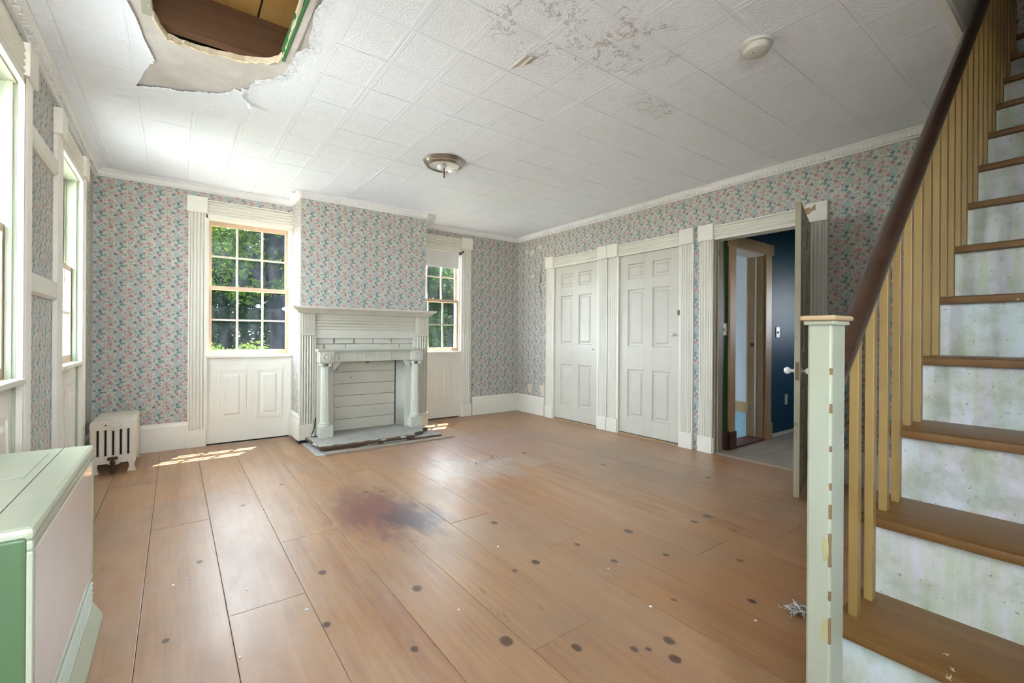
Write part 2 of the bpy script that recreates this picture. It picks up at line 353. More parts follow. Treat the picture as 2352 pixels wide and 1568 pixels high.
# ------------------------------------------------------------------ mesh helpers
class MB:
    def __init__(s): s.v = []; s.f = []
    def add(s, vs, fs):
        o = len(s.v); s.v += [tuple(x) for x in vs]; s.f += [tuple(i + o for i in f) for f in fs]; return s
    def box(s, x0, x1, y0, y1, z0, z1):
        x0, x1 = min(x0, x1), max(x0, x1); y0, y1 = min(y0, y1), max(y0, y1); z0, z1 = min(z0, z1), max(z0, z1)
        return s.add([(x0, y0, z0), (x1, y0, z0), (x1, y1, z0), (x0, y1, z0), (x0, y0, z1), (x1, y0, z1), (x1, y1, z1), (x0, y1, z1)],
                     [(0, 3, 2, 1), (4, 5, 6, 7), (0, 1, 5, 4), (1, 2, 6, 5), (2, 3, 7, 6), (3, 0, 4, 7)])
    def prism(s, poly, fn, a, b):
        """2D polygon swept from a to b; fn(p, q, t) -> 3D"""
        n = len(poly)
        vs = [fn(p, q, a) for p, q in poly] + [fn(p, q, b) for p, q in poly]
        fs = [(i, (i + 1) % n, n + (i + 1) % n, n + i) for i in range(n)] + [tuple(range(n))[::-1], tuple(range(n, 2 * n))]
        return s.add(vs, fs)
    def lathe(s, prof, c, axis='z', seg=24, flip=1):
        vs = []; fs = []; n = len(prof)
        for k in range(seg):
            a = 2 * math.pi * k / seg
            for r, h in prof:
                x, y = r * math.cos(a), r * math.sin(a)
                vs.append((c[0] + x, c[1] + y, c[2] + h) if axis == 'z' else (c[0] + x, c[1] + h * flip, c[2] + y) if axis == 'y' else (c[0] + h * flip, c[1] + x, c[2] + y))
        for k in range(seg):
            for i in range(n - 1):
                a, b2 = k * n + i, ((k + 1) % seg) * n + i
                fs.append((a, b2, b2 + 1, a + 1))
        return s.add(vs, fs)
    def tube(s, pts, rad, seg=8):
        pts = [Vector(p) for p in pts]; n = len(pts); vs = []; fs = []
        rad = rad if isinstance(rad, (list, tuple)) else [rad] * n
        up = Vector((.13, .27, .95))
        for i, p in enumerate(pts):
            t = (pts[min(i + 1, n - 1)] - pts[max(i - 1, 0)]).normalized()
            a = t.cross(up)
            if a.length < .1: a = t.cross(Vector((1, 0, 0)))
            a.normalize(); b2 = t.cross(a)
            for k in range(seg):
                q = 2 * math.pi * k / seg; vs.append(p + (a * math.cos(q) + b2 * math.sin(q)) * rad[i])
        for i in range(n - 1):
            for k in range(seg):
                fs.append((i * seg + k, i * seg + (k + 1) % seg, (i + 1) * seg + (k + 1) % seg, (i + 1) * seg + k))
        fs.append(tuple(range(seg))[::-1]); fs.append(tuple((n - 1) * seg + k for k in range(seg)))
        return s.add(vs, fs)
    def mesh(s, name, mat, smooth=False):
        me = bpy.data.meshes.new(name); me.from_pydata(s.v, [], s.f)
        bm = bmesh.new(); bm.from_mesh(me); bmesh.ops.recalc_face_normals(bm, faces=bm.faces); bm.to_mesh(me); bm.free()
        if mat: me.materials.append(MT[mat])
        if smooth: me.shade_smooth(); me.set_sharp_from_angle(angle=R(38))
        return me
    def build(s, name, mat, parent=None, smooth=False, bevel=0):
        return link(name, s.mesh(name, mat, smooth), parent, bevel=bevel)
def world_origin(o):
    v = Vector((0, 0, 0))
    while o: v += o.location; o = o.parent
    return v
def link(name, me, parent=None, loc=None, bevel=0):
    """mesh data in world coordinates unless loc (local to the parent) is given"""
    o = bpy.data.objects.new(name, me); COL.objects.link(o)
    if parent: o.parent = parent
    o.location = loc if loc is not None else (-world_origin(parent) if parent else (0, 0, 0))
    if bevel:
        b = o.modifiers.new('edge', 'BEVEL'); b.width = bevel; b.segments = 2; b.limit_method = 'ANGLE'
    return o
def tag(o, label, cat, group=None, kind=None):
    o['label'] = label; o['category'] = cat
    if group: o['group'] = group
    if kind: o['kind'] = kind
    return o
def empty(name, loc, label, cat, group=None, kind=None):
    o = bpy.data.objects.new(name, None); COL.objects.link(o); o.location = loc; o.empty_display_size = .1
    return tag(o, label, cat, group, kind)
def copy_tree(o, parent=None):
    c = o.copy(); COL.objects.link(c); c.parent = parent
    for ch in list(o.children): copy_tree(ch, c)
    return c

def reeds(w, n, base=.008, rise=.018, margin=.012, k=6):
    """profile (across, out) of a reeded board of width w"""
    pts = [(0, 0), (0, base + rise * .7), (margin, base + rise * .7)]
    p = (w - 2 * margin) / n
    for i in range(n):
        for j in range(k + 1):
            t = j / k; pts.append((margin + p * (i + .05 + .90 * t), base + rise * math.sin(math.pi * t) ** .7))
    pts += [(w - margin, base + rise * .7), (w, base + rise * .7), (w, 0)]
    return pts

# ------------------------------------------------------------------ structure
def wall_with_openings(name, mat, u0, u1, z0, z1, openings, fn, th, label):
    """openings: (a,b,za,zb). fn(u,d,z)->xyz with d from 0 (room side) to th"""
    us = sorted({u0, u1, *[o[0] for o in openings], *[o[1] for o in openings]})
    mb = MB()
    for a, b in zip(us, us[1:]):
        cuts = sorted([(o[2], o[3]) for o in openings if o[0] <= a + 1e-6 and o[1] >= b - 1e-6])
        z = z0
        for c, d in cuts + [(z1, z1)]:
            if c > z + 1e-4:
                p, q = fn(a, 0, z), fn(b, th, c); mb.box(p[0], q[0], p[1], q[1], p[2], q[2])
            z = max(z, d)
    o = mb.build(name, mat); tag(o, label, 'wall', kind='structure'); return o
fnB = lambda u, d, z: (u, YB + d, z)
fnL = lambda u, d, z: (XL - d, u, z)
fnR = lambda u, d, z: (XR + d, u, z)
fnF = lambda u, d, z: (u, YF - d, z)
W1 = (.25, .985); W2 = (2.37, 3.06); WA = (2.22, 2.95); WB = (3.85, 4.58)
ZT = 2.2
wall_back = wall_with_openings('wall_back', 'paper_x', XL - .15, XR + .15, -.1, H + .02, [(W1[0] - .018, W1[1] + .015, -.02, ZT + .01), (W2[0] - .01, W2[1] + .018, -.02, ZT + .01)], fnB, .15, 'floral papered end wall behind the fireplace with two sash windows')
WC = (.55, 1.30)
wall_left = wall_with_openings('wall_left', 'paper_y', YF - .15, YB, -.1, H + .02, [(q[0] - .018, q[1] + .018, -.02, ZT + .01) for q in (WA, WB)], fnL, .15, 'floral papered wall with windows behind the gas heater')
D1 = (3.705, 4.47); D2 = (2.62, 3.385); D3 = (1.505, 2.255); ZD = 1.985
wall_right = wall_with_openings('wall_right', 'paper_y', YF - .15, YB, -.1, 5.0, [(q[0] - .015, q[1] + .015, -.02, ZD + .014) for q in (D3, D2, D1)], fnR, .13, 'floral papered wall with the two closed doors and open doorway')
FW = [(-.42, .36, .80, 2.2)]  # unseen window added behind the camera for fill light
wall_front = wall_with_openings('wall_front', 'paper_x', XL - .15, XR + .15, -.1, 5.0, FW, fnF, .15, 'papered wall behind the foot of the staircase')

# chimney breast with firebox recess
CX0, CX1, CY = 1.0, 2.36, 4.88
mb = MB(); mb.box(CX0, 1.24, CY, YB, 0, H + .01); mb.box(2.14, CX1, CY, YB, 0, H + .01); mb.box(1.24, 2.14, CY, YB, .84, H + .01); mb.box(1.24, 2.14, 5.1, YB, 0, .84)
chim = mb.build('wall_chimney', 'paper_x'); chim.data.materials.append(MT['paper_y'])
for f in chim.data.polygons:
    if abs(f.normal.x) > .5: f.material_index = 1
tag(chim, 'wallpapered chimney breast projecting above the fireplace', 'chimney breast', kind='structure')
bm_ = MB()
def brick(x0, x1, z0, z1):
    j = lambda a=.003: random.uniform(-a, a)
    m_ = MB(); y0 = CY - .008 + j(.004); m_.box(x0, x1, y0, CY + .002, z0, z1)
    m_.v = [(x + j(), y + (j(.002) if y < CY - .001 else 0), z + j()) for x, y, z in m_.v]
    m_.build('brick', 'brick', chim)
mort = MB(); mort.box(1.115, 2.245, CY - .003, CY + .001, .85, 1.06); mort.box(1.115, 1.24, CY - .003, CY + .001, .05, .85); mort.box(2.14, 2.245, CY - .003, CY + .001, .05, .85); mort.build('mortar_bed', 'board', chim)
for r_, z in enumerate((.985, .925, .865)):
    x = 1.13 - (.1 if r_ % 2 else 0)
    while x < 2.23:
        a, b = max(x, 1.12), min(x + .19 + random.uniform(-.02, .02), 2.24)
        if b - a > .03: brick(a, b, z + .004, z + .054)
        x += .2 + random.uniform(-.012, .012)
for k in range(13):
    z = .07 + k * .0605
    brick(1.12, 1.235 - .04 * (k % 2), z, z + .052); brick(2.13 + .03 * (k % 2), 2.24, z, z + .052)

# ------------------------------------------------------------------ floor
fl = MB(); fl.box(XL - .1, XR + .13, YF - .1, YB + .1, -.12, -.022)
floor = fl.build('floor', 'dark'); tag(floor, 'wide worn pine plank floor with dark knots', 'floor', kind='structure')
seams = [-.57, -.365, -.10, .17, .445, .735, .995, 1.275, 1.545, 1.81, 2.08, 2.35, 2.62, 2.89, 3.16, 3.43, 3.70, 4.02]
joints = {2: [3.17], 3: [2.03], 4: [2.6], 5: [3.4], 6: [1.2, 3.6], 7: [2.3], 8: [1.75, 4.1], 9: [3.2], 10: [1.25], 11: [2.9], 12: [1.1, 4.0], 13: [2.2], 14: [3.5], 15: [1.6], 16: [2.8], 1: [1.9, 4.2], 0: [3.0]}
for i, (a, b) in enumerate(zip(seams, seams[1:])):
    ys = [YF] + joints.get(i, []) + [YB]
    for c, d in zip(ys, ys[1:]):
        g_ = .0011; e = .0020; dz = random.uniform(-.0008, .0004)
        x0, x1, y0, y1 = a + g_, b - g_, c + g_, d - g_
        mm = MB(); cx, cy = (x0 + x1) / 2, (y0 + y1) / 2
        mm.add([(x - cx, y - cy, z) for x, y, z in [(x0, y0, -.022), (x1, y0, -.022), (x1, y1, -.022), (x0, y1, -.022), (x0, y0, dz - .0004), (x1, y0, dz - .0004), (x1, y1, dz - .0004), (x0, y1, dz - .0004),
                (x0 + e, y0 + e, dz), (x1 - e, y0 + e, dz), (x1 - e, y1 - e, dz), (x0 + e, y1 - e, dz)]],
               [(0, 3, 2, 1), (0, 1, 5, 4), (1, 2, 6, 5), (2, 3, 7, 6), (3, 0, 4, 7), (4, 5, 9, 8), (5, 6, 10, 9), (6, 7, 11, 10), (7, 4, 8, 11), (8, 9, 10, 11)])
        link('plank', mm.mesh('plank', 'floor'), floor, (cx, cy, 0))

# ------------------------------------------------------------------ ceiling: plaster slab with stairwell and the broken hole, tiles below it
OPX0, OPY1 = 1.55, .46
HOLE = [(-.085, 1.98), (-.078, 2.30), (-.10, 2.48), (-.084, 2.62), (-.062, 2.70), (-.035, 2.765), (.02, 2.785), (.06, 2.785), (.13, 2.775), (.19, 2.768), (.26, 2.755), (.32, 2.73), (.37, 2.70), (.415, 2.645), (.435, 2.59), (.44, 2.48), (.434, 2.35), (.436, 2.22), (.425, 2.08), (.43, 1.97), (.30, 1.93), (.12, 1.95), (0, 1.93)]
def jit(poly, n, a, seed):
    rr = random.Random(seed); out = []
    for i, p in enumerate(poly):
        q = poly[(i + 1) % len(poly)]
        for k in range(n):
            t = k / n; out.append((p[0] + (q[0] - p[0]) * t + (rr.uniform(-a, a) if k else 0), p[1] + (q[1] - p[1]) * t + (rr.uniform(-a, a) if k else 0)))
    return out
HOLE = jit(HOLE, 3, .006, 3)
OUT = [(XL - .05, YF - .05), (OPX0, YF - .05), (OPX0, OPY1), (XR + .02, OPY1), (XR + .02, YB + .05), (XL - .05, YB + .05)]
def holed_slab(name, mat, outer, hole, z0, z1, parent=None, edge_mat=None):
    polys = [[Vector((x, y, 0)) for x, y in outer], [Vector((x, y, 0)) for x, y in hole]]
    flat = outer + hole; tris = tessellate_polygon(polys); n = len(flat)
    vs = [(x, y, z0) for x, y in flat] + [(x, y, z1) for x, y in flat]
    fs = [tuple(t) for t in tris] + [tuple(i + n for i in t)[::-1] for t in tris]
    for base, ln in ((0, len(outer)), (len(outer), len(hole))):
        for i in range(ln):
            a, b = base + i, base + (i + 1) % ln; fs.append((a, b, b + n, a + n))
    o = MB().add(vs, fs).build(name, mat, parent)
    if edge_mat:
        o.data.materials.append(MT[edge_mat]); cnt = len(hole)
        for f in o.data.polygons[-cnt:]: f.material_index = 1
    return o
ceiling = holed_slab('ceiling', 'plaster', OUT, HOLE, H + .004, H + .032, None, 'lime')
tag(ceiling, 'white embossed tile ceiling with a torn hole and water stains', 'ceiling', kind='structure')
PEEL = [(-.30, 1.9), (-.21, 2.3), (-.172, 2.54), (-.13, 2.80), (-.088, 3.02), (-.14, 3.16), (-.186, 3.37), (-.10, 3.33), (.04, 3.275), (.205, 3.185), (.27, 3.09), (.339, 3.02), (.355, 2.92), (.42, 2.82), (.466, 2.765), (.475, 2.62), (.485, 2.48), (.535, 2.41), (.505, 2.30), (.485, 2.12), (.52, 1.9), (.1, 1.8)]
PEEL = jit(PEEL, 3, .008, 5)
def inside(p, poly):
    c = False; n = len(poly); x, y = p
    for i in range(n):
        (x1, y1), (x2, y2) = poly[i], poly[i - 1]
        if (y1 > y) != (y2 > y) and x < (x2 - x1) * (y - y1) / (y2 - y1) + x1: c = not c
    return c
def nearest(p, poly):
    best = (9, p); P = Vector(p)
    for i in range(len(poly)):
        a, b = Vector(poly[i - 1]), Vector(poly[i]); d = b - a
        t = max(0, min(1, (P - a).dot(d) / max(1e-9, d.length_squared))); q = a + d * t; e = (P - q).length
        if e < best[0]: best = (e, (q.x, q.y))
    return best
TX, TY = .267, .314
def tile_mesh(w, l):
    a, b = w / 2 - .0005, l / 2 - .0005; e = .003; c, d = a - .020, b - .022
    ring = lambda x, y, z: [(-x, -y, z), (x, -y, z), (x, y, z), (-x, y, z)]
    vs = ring(a, b, .004) + ring(a, b, .0015) + ring(a - e, b - e, 0) + ring(c, d, 0) + ring(c - .004, d - .004, .0012)
    fs = [(0, 1, 2, 3)]
    for k in range(4):
        for i in range(4): fs.append((k * 4 + i, k * 4 + (i + 1) % 4, k * 4 + 4 + (i + 1) % 4, k * 4 + 4 + i))
    fs.append((16, 19, 18, 17))
    return MB().add(vs, fs).mesh('tile', 'tile')
full = tile_mesh(TX, TY)
nx0 = -1; tiles = 0
for i in range(nx0, 18):
    for j in range(-4, 14):
        x0, x1 = -.45 + TX * i, -.45 + TX * (i + 1); y0, y1 = 1.35 + TY * j, 1.35 + TY * (j + 1)
        cx0, cx1, cy0, cy1 = max(x0, XL), min(x1, XR), max(y0, YF), min(y1, YB)
        if cx1 - cx0 < .02 or cy1 - cy0 < .02: continue
        # in view of the photograph or just beside it
        v = Vector(((x0 + x1) / 2, (y0 + y1) / 2, H - 1.0757)); zf = v.dot(F_)
        if zf < .3 or not (-1500 < FPX * v.dot(R_) / zf < 1500) or FPX * v.z / zf > 1150: continue
        if cx1 > OPX0 and cy0 < OPY1:
            if cy1 <= OPY1 + .02: continue
            cy0 = max(cy0, OPY1) if cx0 >= OPX0 - .02 else cy0
            if cx0 < OPX0 and cy0 < OPY1: cx1 = OPX0 if cy1 - OPY1 < .05 else cx1; cy0 = max(cy0, OPY1)
        if cx0 > CX0 - .02 and cx1 < CX1 + .02 and cy0 > CY: continue
        w_, l_ = cx1 - cx0, cy1 - cy0; cx, cy = (cx0 + cx1) / 2, (cy0 + cy1) / 2
        corners = [(cx0, cy0), (cx1, cy0), (cx1, cy1), (cx0, cy1), (cx, cy)]
        hit = any(inside(c, PEEL) for c in corners) or any(cx0 < p[0] < cx1 and cy0 < p[1] < cy1 for p in PEEL)
        if hit:
            n = 16; idx = {}; vs = []; fs = []
            for a in range(n + 1):
                for b in range(n + 1):
                    p = (cx0 + w_ * a / n, cy0 + l_ * b / n); e, q = nearest(p, PEEL)
                    near = e < .62 * w_ / n
                    if near: p = q
                    idx[a, b] = len(vs); curl = .010 * max(0, 1 - e / .05) if not near else .010
                    vs.append((p[0] - cx, p[1] - cy, -curl * random.uniform(.3, 1)))
            for a in range(n):
                for b in range(n):
                    f = [idx[a, b], idx[a + 1, b], idx[a + 1, b + 1], idx[a, b + 1]]
                    m_ = (cx + sum(vs[k][0] for k in f) / 4, cy + sum(vs[k][1] for k in f) / 4)
                    if not inside(m_, PEEL): fs.append(tuple(f))
            if not fs: continue
            me = MB().add(vs, fs).mesh('tile', 'tile'); o = link('tile', me, ceiling, (cx, cy, H))
            so = o.modifiers.new('thick', 'SOLIDIFY'); so.thickness = .003; so.offset = 0
            continue
        me = full if abs(w_ - TX) < .001 and abs(l_ - TY) < .001 else tile_mesh(w_, l_)
        o = link('tile', me, ceiling, (cx, cy, H - random.uniform(0, .0015)))
        o.rotation_euler = (R(random.uniform(-.12, .12)), R(random.uniform(-.12, .12)), 0); tiles += 1
# space above the hole
mb = MB(); mb.box(-.6, .9, 2.70, 2.76, H + .034, 2.73); mb.build('joist', 'darkwood', ceiling)
mb = MB(); mb.box(-.6, .9, 1.55, 1.60, H + .034, 2.73); mb.build('joist', 'darkwood', ceiling)
for a, b in ((-.62, -.02), (-.016, .335), (.345, .93)):
    mb = MB(); mb.box(a, b, 1.3, 2.9, 2.73, 2.755); mb.build('upper_floorboard', 'goldwood', ceiling)
mb = MB(); mb.box(-.62, -.60, 1.3, 2.9, 2.54, 2.75); mb.box(.92, .94, 1.3, 2.9, 2.54, 2.75); mb.box(-.62, .94, 1.28, 1.3, 2.54, 2.75); mb.box(-.62, .94, 2.88, 2.9, 2.54, 2.75); mb.build('cavity_side', 'dark', ceiling)
mb = MB(); mb.box(.436, .448, 1.95, 2.60, H - .012, H + .06); mb.build('green_lath', 'brightgreen', ceiling)
mb = MB(); mb.box(.450, .482, 1.93, 2.61, H - .008, H + .03)
mb.v = [(x + random.uniform(-.004, .004), y, z) for x, y, z in mb.v]; mb.build('plaster_edge', 'plaster', ceiling)
mb = MB(); mb.box(-.125, -.088, 2.28, 2.60, H - .004, H + .11); mb.build('painted_block', 'newel', ceiling)
# rough broken rim of the hole
rr = random.Random(9)
rim = MB(); pts = [(x, y, H + rr.uniform(-.004, .010)) for x, y in HOLE]; rim.tube(pts + [pts[0]], [rr.uniform(.004, .010) for _ in range(len(pts) + 1)], 5)
rim.build('plaster_rim', 'lime', ceiling)
def flap(pts, mat='tile', name='torn_flap'):
    """strip of curled paper: list of (left, right) points"""
    vs = [p for pair in pts for p in pair]; fs = [(2 * i, 2 * i + 1, 2 * i + 3, 2 * i + 2) for i in range(len(pts) - 1)]
    o = MB().add(vs, fs).build(name, mat, ceiling); s_ = o.modifiers.new('t', 'SOLIDIFY'); s_.thickness = .0015
flap([((.325, 3.05, H), (.345, 3.10, H)), ((.315, 3.07, H - .02), (.335, 3.12, H - .02)), ((.30, 3.06, H - .035), (.32, 3.10, H - .04))])
flap([((.335, 3.17, H), (.35, 3.23, H)), ((.345, 3.17, H - .02), (.355, 3.23, H - .025)), ((.36, 3.16, H - .03), (.372, 3.21, H - .045))])
flap([((.93, 4.95, H), (.99, 5.0, H)), ((.92, 4.90, H - .02), (1.0, 4.92, H - .016)), ((.90, 4.86, H - .028), (.97, 4.86, H - .03))])
flap([((1.411, 1.78, H - .001), (1.413, 1.97, H - .001)), ((1.416, 1.80, H - .010), (1.418, 1.94, H - .012)), ((1.440, 1.80, H - .004), (1.446, 1.90, H - .004)), ((1.448, 1.79, H - .011), (1.452, 1.87, H - .012)), ((1.480, 1.78, H - .001), (1.480, 1.85, H - .001))], 'plaster')  # grey plaster colour stands for the shade on this fold

# crown mouldings
CP = [(0, 0), (.052, 0), (.052, -.010), (.040, -.016), (.030, -.030), (.024, -.048), (.014, -.056), (.014, -.064), (0, -.064)]
def crown(name, p0, p1, outv, label, dent=False):
    p0, p1, o_ = Vector(p0), Vector(p1), Vector(outv); d = (p1 - p0); L = d.length; d.normalize()
    mb = MB(); mb.prism(CP, lambda a, b, t: p0 + o_ * a + Vector((0, 0, b)) + d * t, 0, L)
    o = mb.build(name, 'crown'); tag(o, label, 'crown moulding', kind='structure')
    if dent:
        m2 = MB(); t = .01
        while t < L - .02:
            c = p0 + d * t; q = c + d * .016
            for k in (0,):
                a1 = c + o_ * .018 + Vector((0, 0, -.054)); a2 = q + o_ * .034 + Vector((0, 0, -.026))
                m2.box(a1.x, a2.x, a1.y, a2.y, a1.z, a2.z)
            t += .030
        x = m2.build('dentils', 'crown', o); x['kind'] = 'stuff'
crown('trim_1', (XL, YF, H), (XL, YB, H), (1, 0, 0), 'white crown moulding along the window wall above the heater', True)
crown('trim_2', (XL, YB, H), (CX0, YB, H), (0, -1, 0), 'plain white crown moulding from corner to chimney breast above the clear window')
crown('trim_3', (CX0, CY - .05, H), (CX0, YB, H), (-1, 0, 0), 'short crown moulding on the side of the chimney breast')
crown('trim_4', (CX0 - .05, CY, H), (CX1 + .01, CY, H), (0, -1, 0), 'dentilled crown moulding across the front of the chimney breast', True)
crown('trim_5', (CX1, YB, H), (XR, YB, H), (0, -1, 0), 'plain white crown moulding above the window with the roller blind')
crown('trim_6', (XR, OPY1, H), (XR, YB, H), (-1, 0, 0), 'dentilled white crown moulding above the three doors', True)
mb = MB(); mb.prism(CP, lambda a, b, t: Vector((CX1 + a, t, H + b)), CY, YB); tag(mb.build('trim_7', 'crown'), 'crown moulding on the hidden side of the chimney breast', 'crown moulding', kind='structure')

# baseboards
BP = [(0, 0), (.022, 0), (.022, .185), (.017, .195), (.019, .215), (.014, .235), (.008, .245), (0, .25)]
def baseb(name, p0, p1, outv, label):
    p0, p1, o_ = Vector(p0), Vector(p1), Vector(outv); d = (p1 - p0); L = d.length; d.normalize()
    mb = MB(); mb.prism(BP, lambda a, b, t: p0 + o_ * a + Vector((0, 0, b)) + d * t, 0, L)
    o = mb.build(name, 'white'); tag(o, label, 'baseboard', kind='structure')
baseb('baseboard_back', (XL, YB, 0), (.10, YB, 0), (0, -1, 0), 'tall cream baseboard behind the radiator')
baseb('baseboard_corner', (3.245, YB, 0), (XR, YB, 0), (0, -1, 0), 'tall cream baseboard in the far corner beside the blind window')
baseb('baseboard_right', (XR, 4.66, 0), (XR, YB, 0), (-1, 0, 0), 'tall cream baseboard between far corner and first door')
baseb('baseboard_stair', (XR, OPY1 - 1.0, 0), (XR, 1.355, 0), (-1, 0, 0), 'cream baseboard behind the stair balusters')
baseb('baseboard_left', (XL, 3.10, 0), (XL, 3.70, 0), (1, 0, 0), 'cream baseboard between the two heater-side windows')
baseb('baseboard_side', (XL, 4.74, 0), (XL, YB, 0), (1, 0, 0), 'cream baseboard beside the radiator in the corner')
baseb('baseboard_chimney', (CX0, CY - .04, .03), (CX0, YB, .03), (-1, 0, 0), 'cream baseboard on the side of the chimney breast')

# ------------------------------------------------------------------ windows
def window(name, fn, u0, u1, label, cas=(1, 1), mat='white', jm='white', detail=True, lock=True):
    c = fn((u0 + u1) / 2, 0, 0); root = empty(name, c, label, 'window', kind='structure')
    def bx(mb, a, b, d0, d1, z0, z1):
        p, q = fn(a, d0, z0), fn(b, d1, z1); mb.box(p[0], q[0], p[1], q[1], p[2], q[2]); return mb
    def sb(nm, mt, a, b, d0, d1, z0, z1, par=root, bev=0): return bx(MB(), a, b, d0, d1, z0, z1).build(nm, mt, par, bevel=bev)
    CW, CG = .137, .014
    for side in (0, 1):
        if not cas[side]: continue
        a = u0 - CG - CW if side == 0 else u1 + CG
        mb = MB(); mb.prism(reeds(CW, 4), lambda p, q, t: Vector(fn(a + p, -q, t)), .16, 2.24); mb.build('casing', mat, root, True)
        sb('corner_block', mat, a - .014, a + CW + .012, -.040, 0, 2.235, 2.385, bev=.003)
        sb('plinth_block', mat, a - .012, a + CW + .010, -.036, 0, 0, .165, bev=.003)
        e = u0 - CG if side == 0 else u1
        sb('inner_bead', mat, e, e + CG, -.022, 0, .16, 2.235)
    a, b = (u0 - CG if cas[0] else u0 - CG), (u1 + CG)
    mb = MB(); mb.prism(reeds(.145, 4), lambda p, q, t: Vector(fn(t, -q, 2.225 + p)), a, b); mb.build('head_casing', mat, root, True)
    sb('head_bead', mat, a, b, -.022, 0, 2.195, 2.225)
    # jambs
    sb('jamb', jm, u0 - .018, u0, 0.001, .16, -.02, ZT); sb('jamb', jm, u1, u1 + .018, 0.001, .16, -.02, ZT); sb('head_jamb', jm, u0 - .0175, u1 + .0175, 0.001, .159, ZT - .012, ZT + .0099)
    for e0, e1 in ((u0, u0 + .014), (u1 - .014, u1)):
        sb('stop_bead', jm, e0, e1, .012, .032, .87, ZT - .012); sb('parting_bead', jm, e0, e1, .069, .077, .87, ZT - .012); sb('blind_stop', jm, e0, e1, .115, .15, .87, ZT - .012)
    sb('stool', mat, u0 - .012, u1 + .012, -.030, .045, .846, .872, bev=.004)
    sb('outer_sill', mat, u0 - .03, u1 + .03, .045, .2, .83, .868)
    # apron with two raised panels
    sb('apron', mat, u0, u1, .012, .10, .010, .846); sb('apron_back', 'dark', u0, u1, .05, .159, -.02, .8455)
    w = u1 - u0; pw = w * .33
    for cu in (u0 + w * .285, u0 + w * .735):
        mb = MB(); z0, z1 = .225, .73; a, b = cu - pw / 2, cu + pw / 2
        for (s0, s1, t0, t1) in ((a, b, z0, z0 + .022), (a, b, z1 - .022, z1), (a, a + .022, z0 + .022, z1 - .022), (b - .022, b, z0 + .022, z1 - .022)): bx(mb, s0, s1, .004, .012, t0, t1)
        e, f = .050, .068
        q = [Vector(fn(x, .0119, z)) for x, z in ((a + e, z0 + e), (b - e, z0 + e), (b - e, z1 - e), (a + e, z1 - e))]
        r = [Vector(fn(x, .003, z)) for x, z in ((a + f, z0 + f), (b - f, z0 + f), (b - f, z1 - f), (a + f, z1 - f))]
        mb.add(q + r, [(4, 5, 6, 7), (0, 1, 5, 4), (1, 2, 6, 5), (2, 3, 7, 6), (3, 0, 4, 7)]); mb.build('panel', mat, root)
    # sashes
    def sash(nm, d0, d1, z0, z1, rb, rt):
        S = .036; A, B = u0 + .003, u1 - .003
        so = MB(); bx(so, A, A + S, d0, d1, z0, z1); bx(so, B - S, B, d0, d1, z0, z1); bx(so, A + S, B - S, d0, d1, z0, z0 + rb); bx(so, A + S, B - S, d0, d1, z1 - rt, z1)
        so = so.build(nm, 'sash', root)
        ia, ib, iz0, iz1 = A + S, B - S, z0 + rb, z1 - rt; mw = .017; pw_ = (ib - ia - 2 * mw) / 3; ph = (iz1 - iz0 - mw) / 2
        for k in (1, 2): sb('muntin', 'muntin', ia + k * pw_ + (k - 1) * mw, ia + k * (pw_ + mw), d0 + .004, d1 - .002, iz0, iz1, so)
        for k in range(3): sb('muntin', 'muntin', ia + k * (pw_ + mw), ia + k * (pw_ + mw) + pw_, d0 + .005, d1 - .003, iz0 + ph, iz0 + ph + mw, so)
        for k in range(3):
            for r_ in range(2):
                x = ia + k * (pw_ + mw); z = iz0 + r_ * (ph + mw); sb('pane', 'glass', x, x + pw_, (d0 + d1) / 2, (d0 + d1) / 2 + .003, z, z + ph, so)
        return so
    sash('upper_sash', .080, .110, 1.515, ZT - .014, .034, .040)
    lo = sash('lower_sash', .036, .066, .873, 1.552, .048, .036)
    if lock: sb('sash_lock', 'brass', (u0 + u1) / 2 - .03, (u0 + u1) / 2 + .03, .042, .066, 1.552, 1.566, lo)
    return root
window('window_1', fnB, *W1, 'clear six-over-six sash window beside the chimney breast on the radiator side', (1, 0))
window('window_2', fnB, *W2, 'six-over-six sash window partly hidden by the chimney breast, with roller blind', (0, 1))
window('window_3', fnL, *WA, 'pale green window edge cut off above the gas heater', (1, 1), 'white', 'jamb')
window('window_4', fnL, *WB, 'narrowly seen window beside the radiator with orange pine sash', (1, 1), 'white', 'jamb')
mb = MB(); a, b, c, d = FW[0]
mb.box(a, a + .05, YF - .1, YF - .06, c, d); mb.box(b - .05, b, YF - .1, YF - .06, c, d); mb.box(a, b, YF - .1, YF - .06, c, c + .05); mb.box(a, b, YF - .1, YF - .06, d - .05, d); mb.box(a, b, YF - .1, YF - .06, 1.47, 1.51)
fill_win = mb.build('fill_window', 'sash'); tag(fill_win, 'unseen fill-light window added behind the viewer', 'window', kind='structure')
portal('daylight portal back', ((W1[0] + W1[1]) / 2, YB + .17, 1.53), (R(-90), 0, 0), .74, 1.34)
portal('daylight portal blind', ((W2[0] + W2[1]) / 2, YB + .17, 1.53), (R(-90), 0, 0), .70, 1.34)
for u in (WA, WB): portal('daylight portal side', (XL - .17, sum(u) / 2, 1.53), (0, R(-90), 0), 1.34, .74)
portal('daylight portal front', (0, YF - .17, (c + d) / 2), (R(90), 0, 0), b - a, d - c)

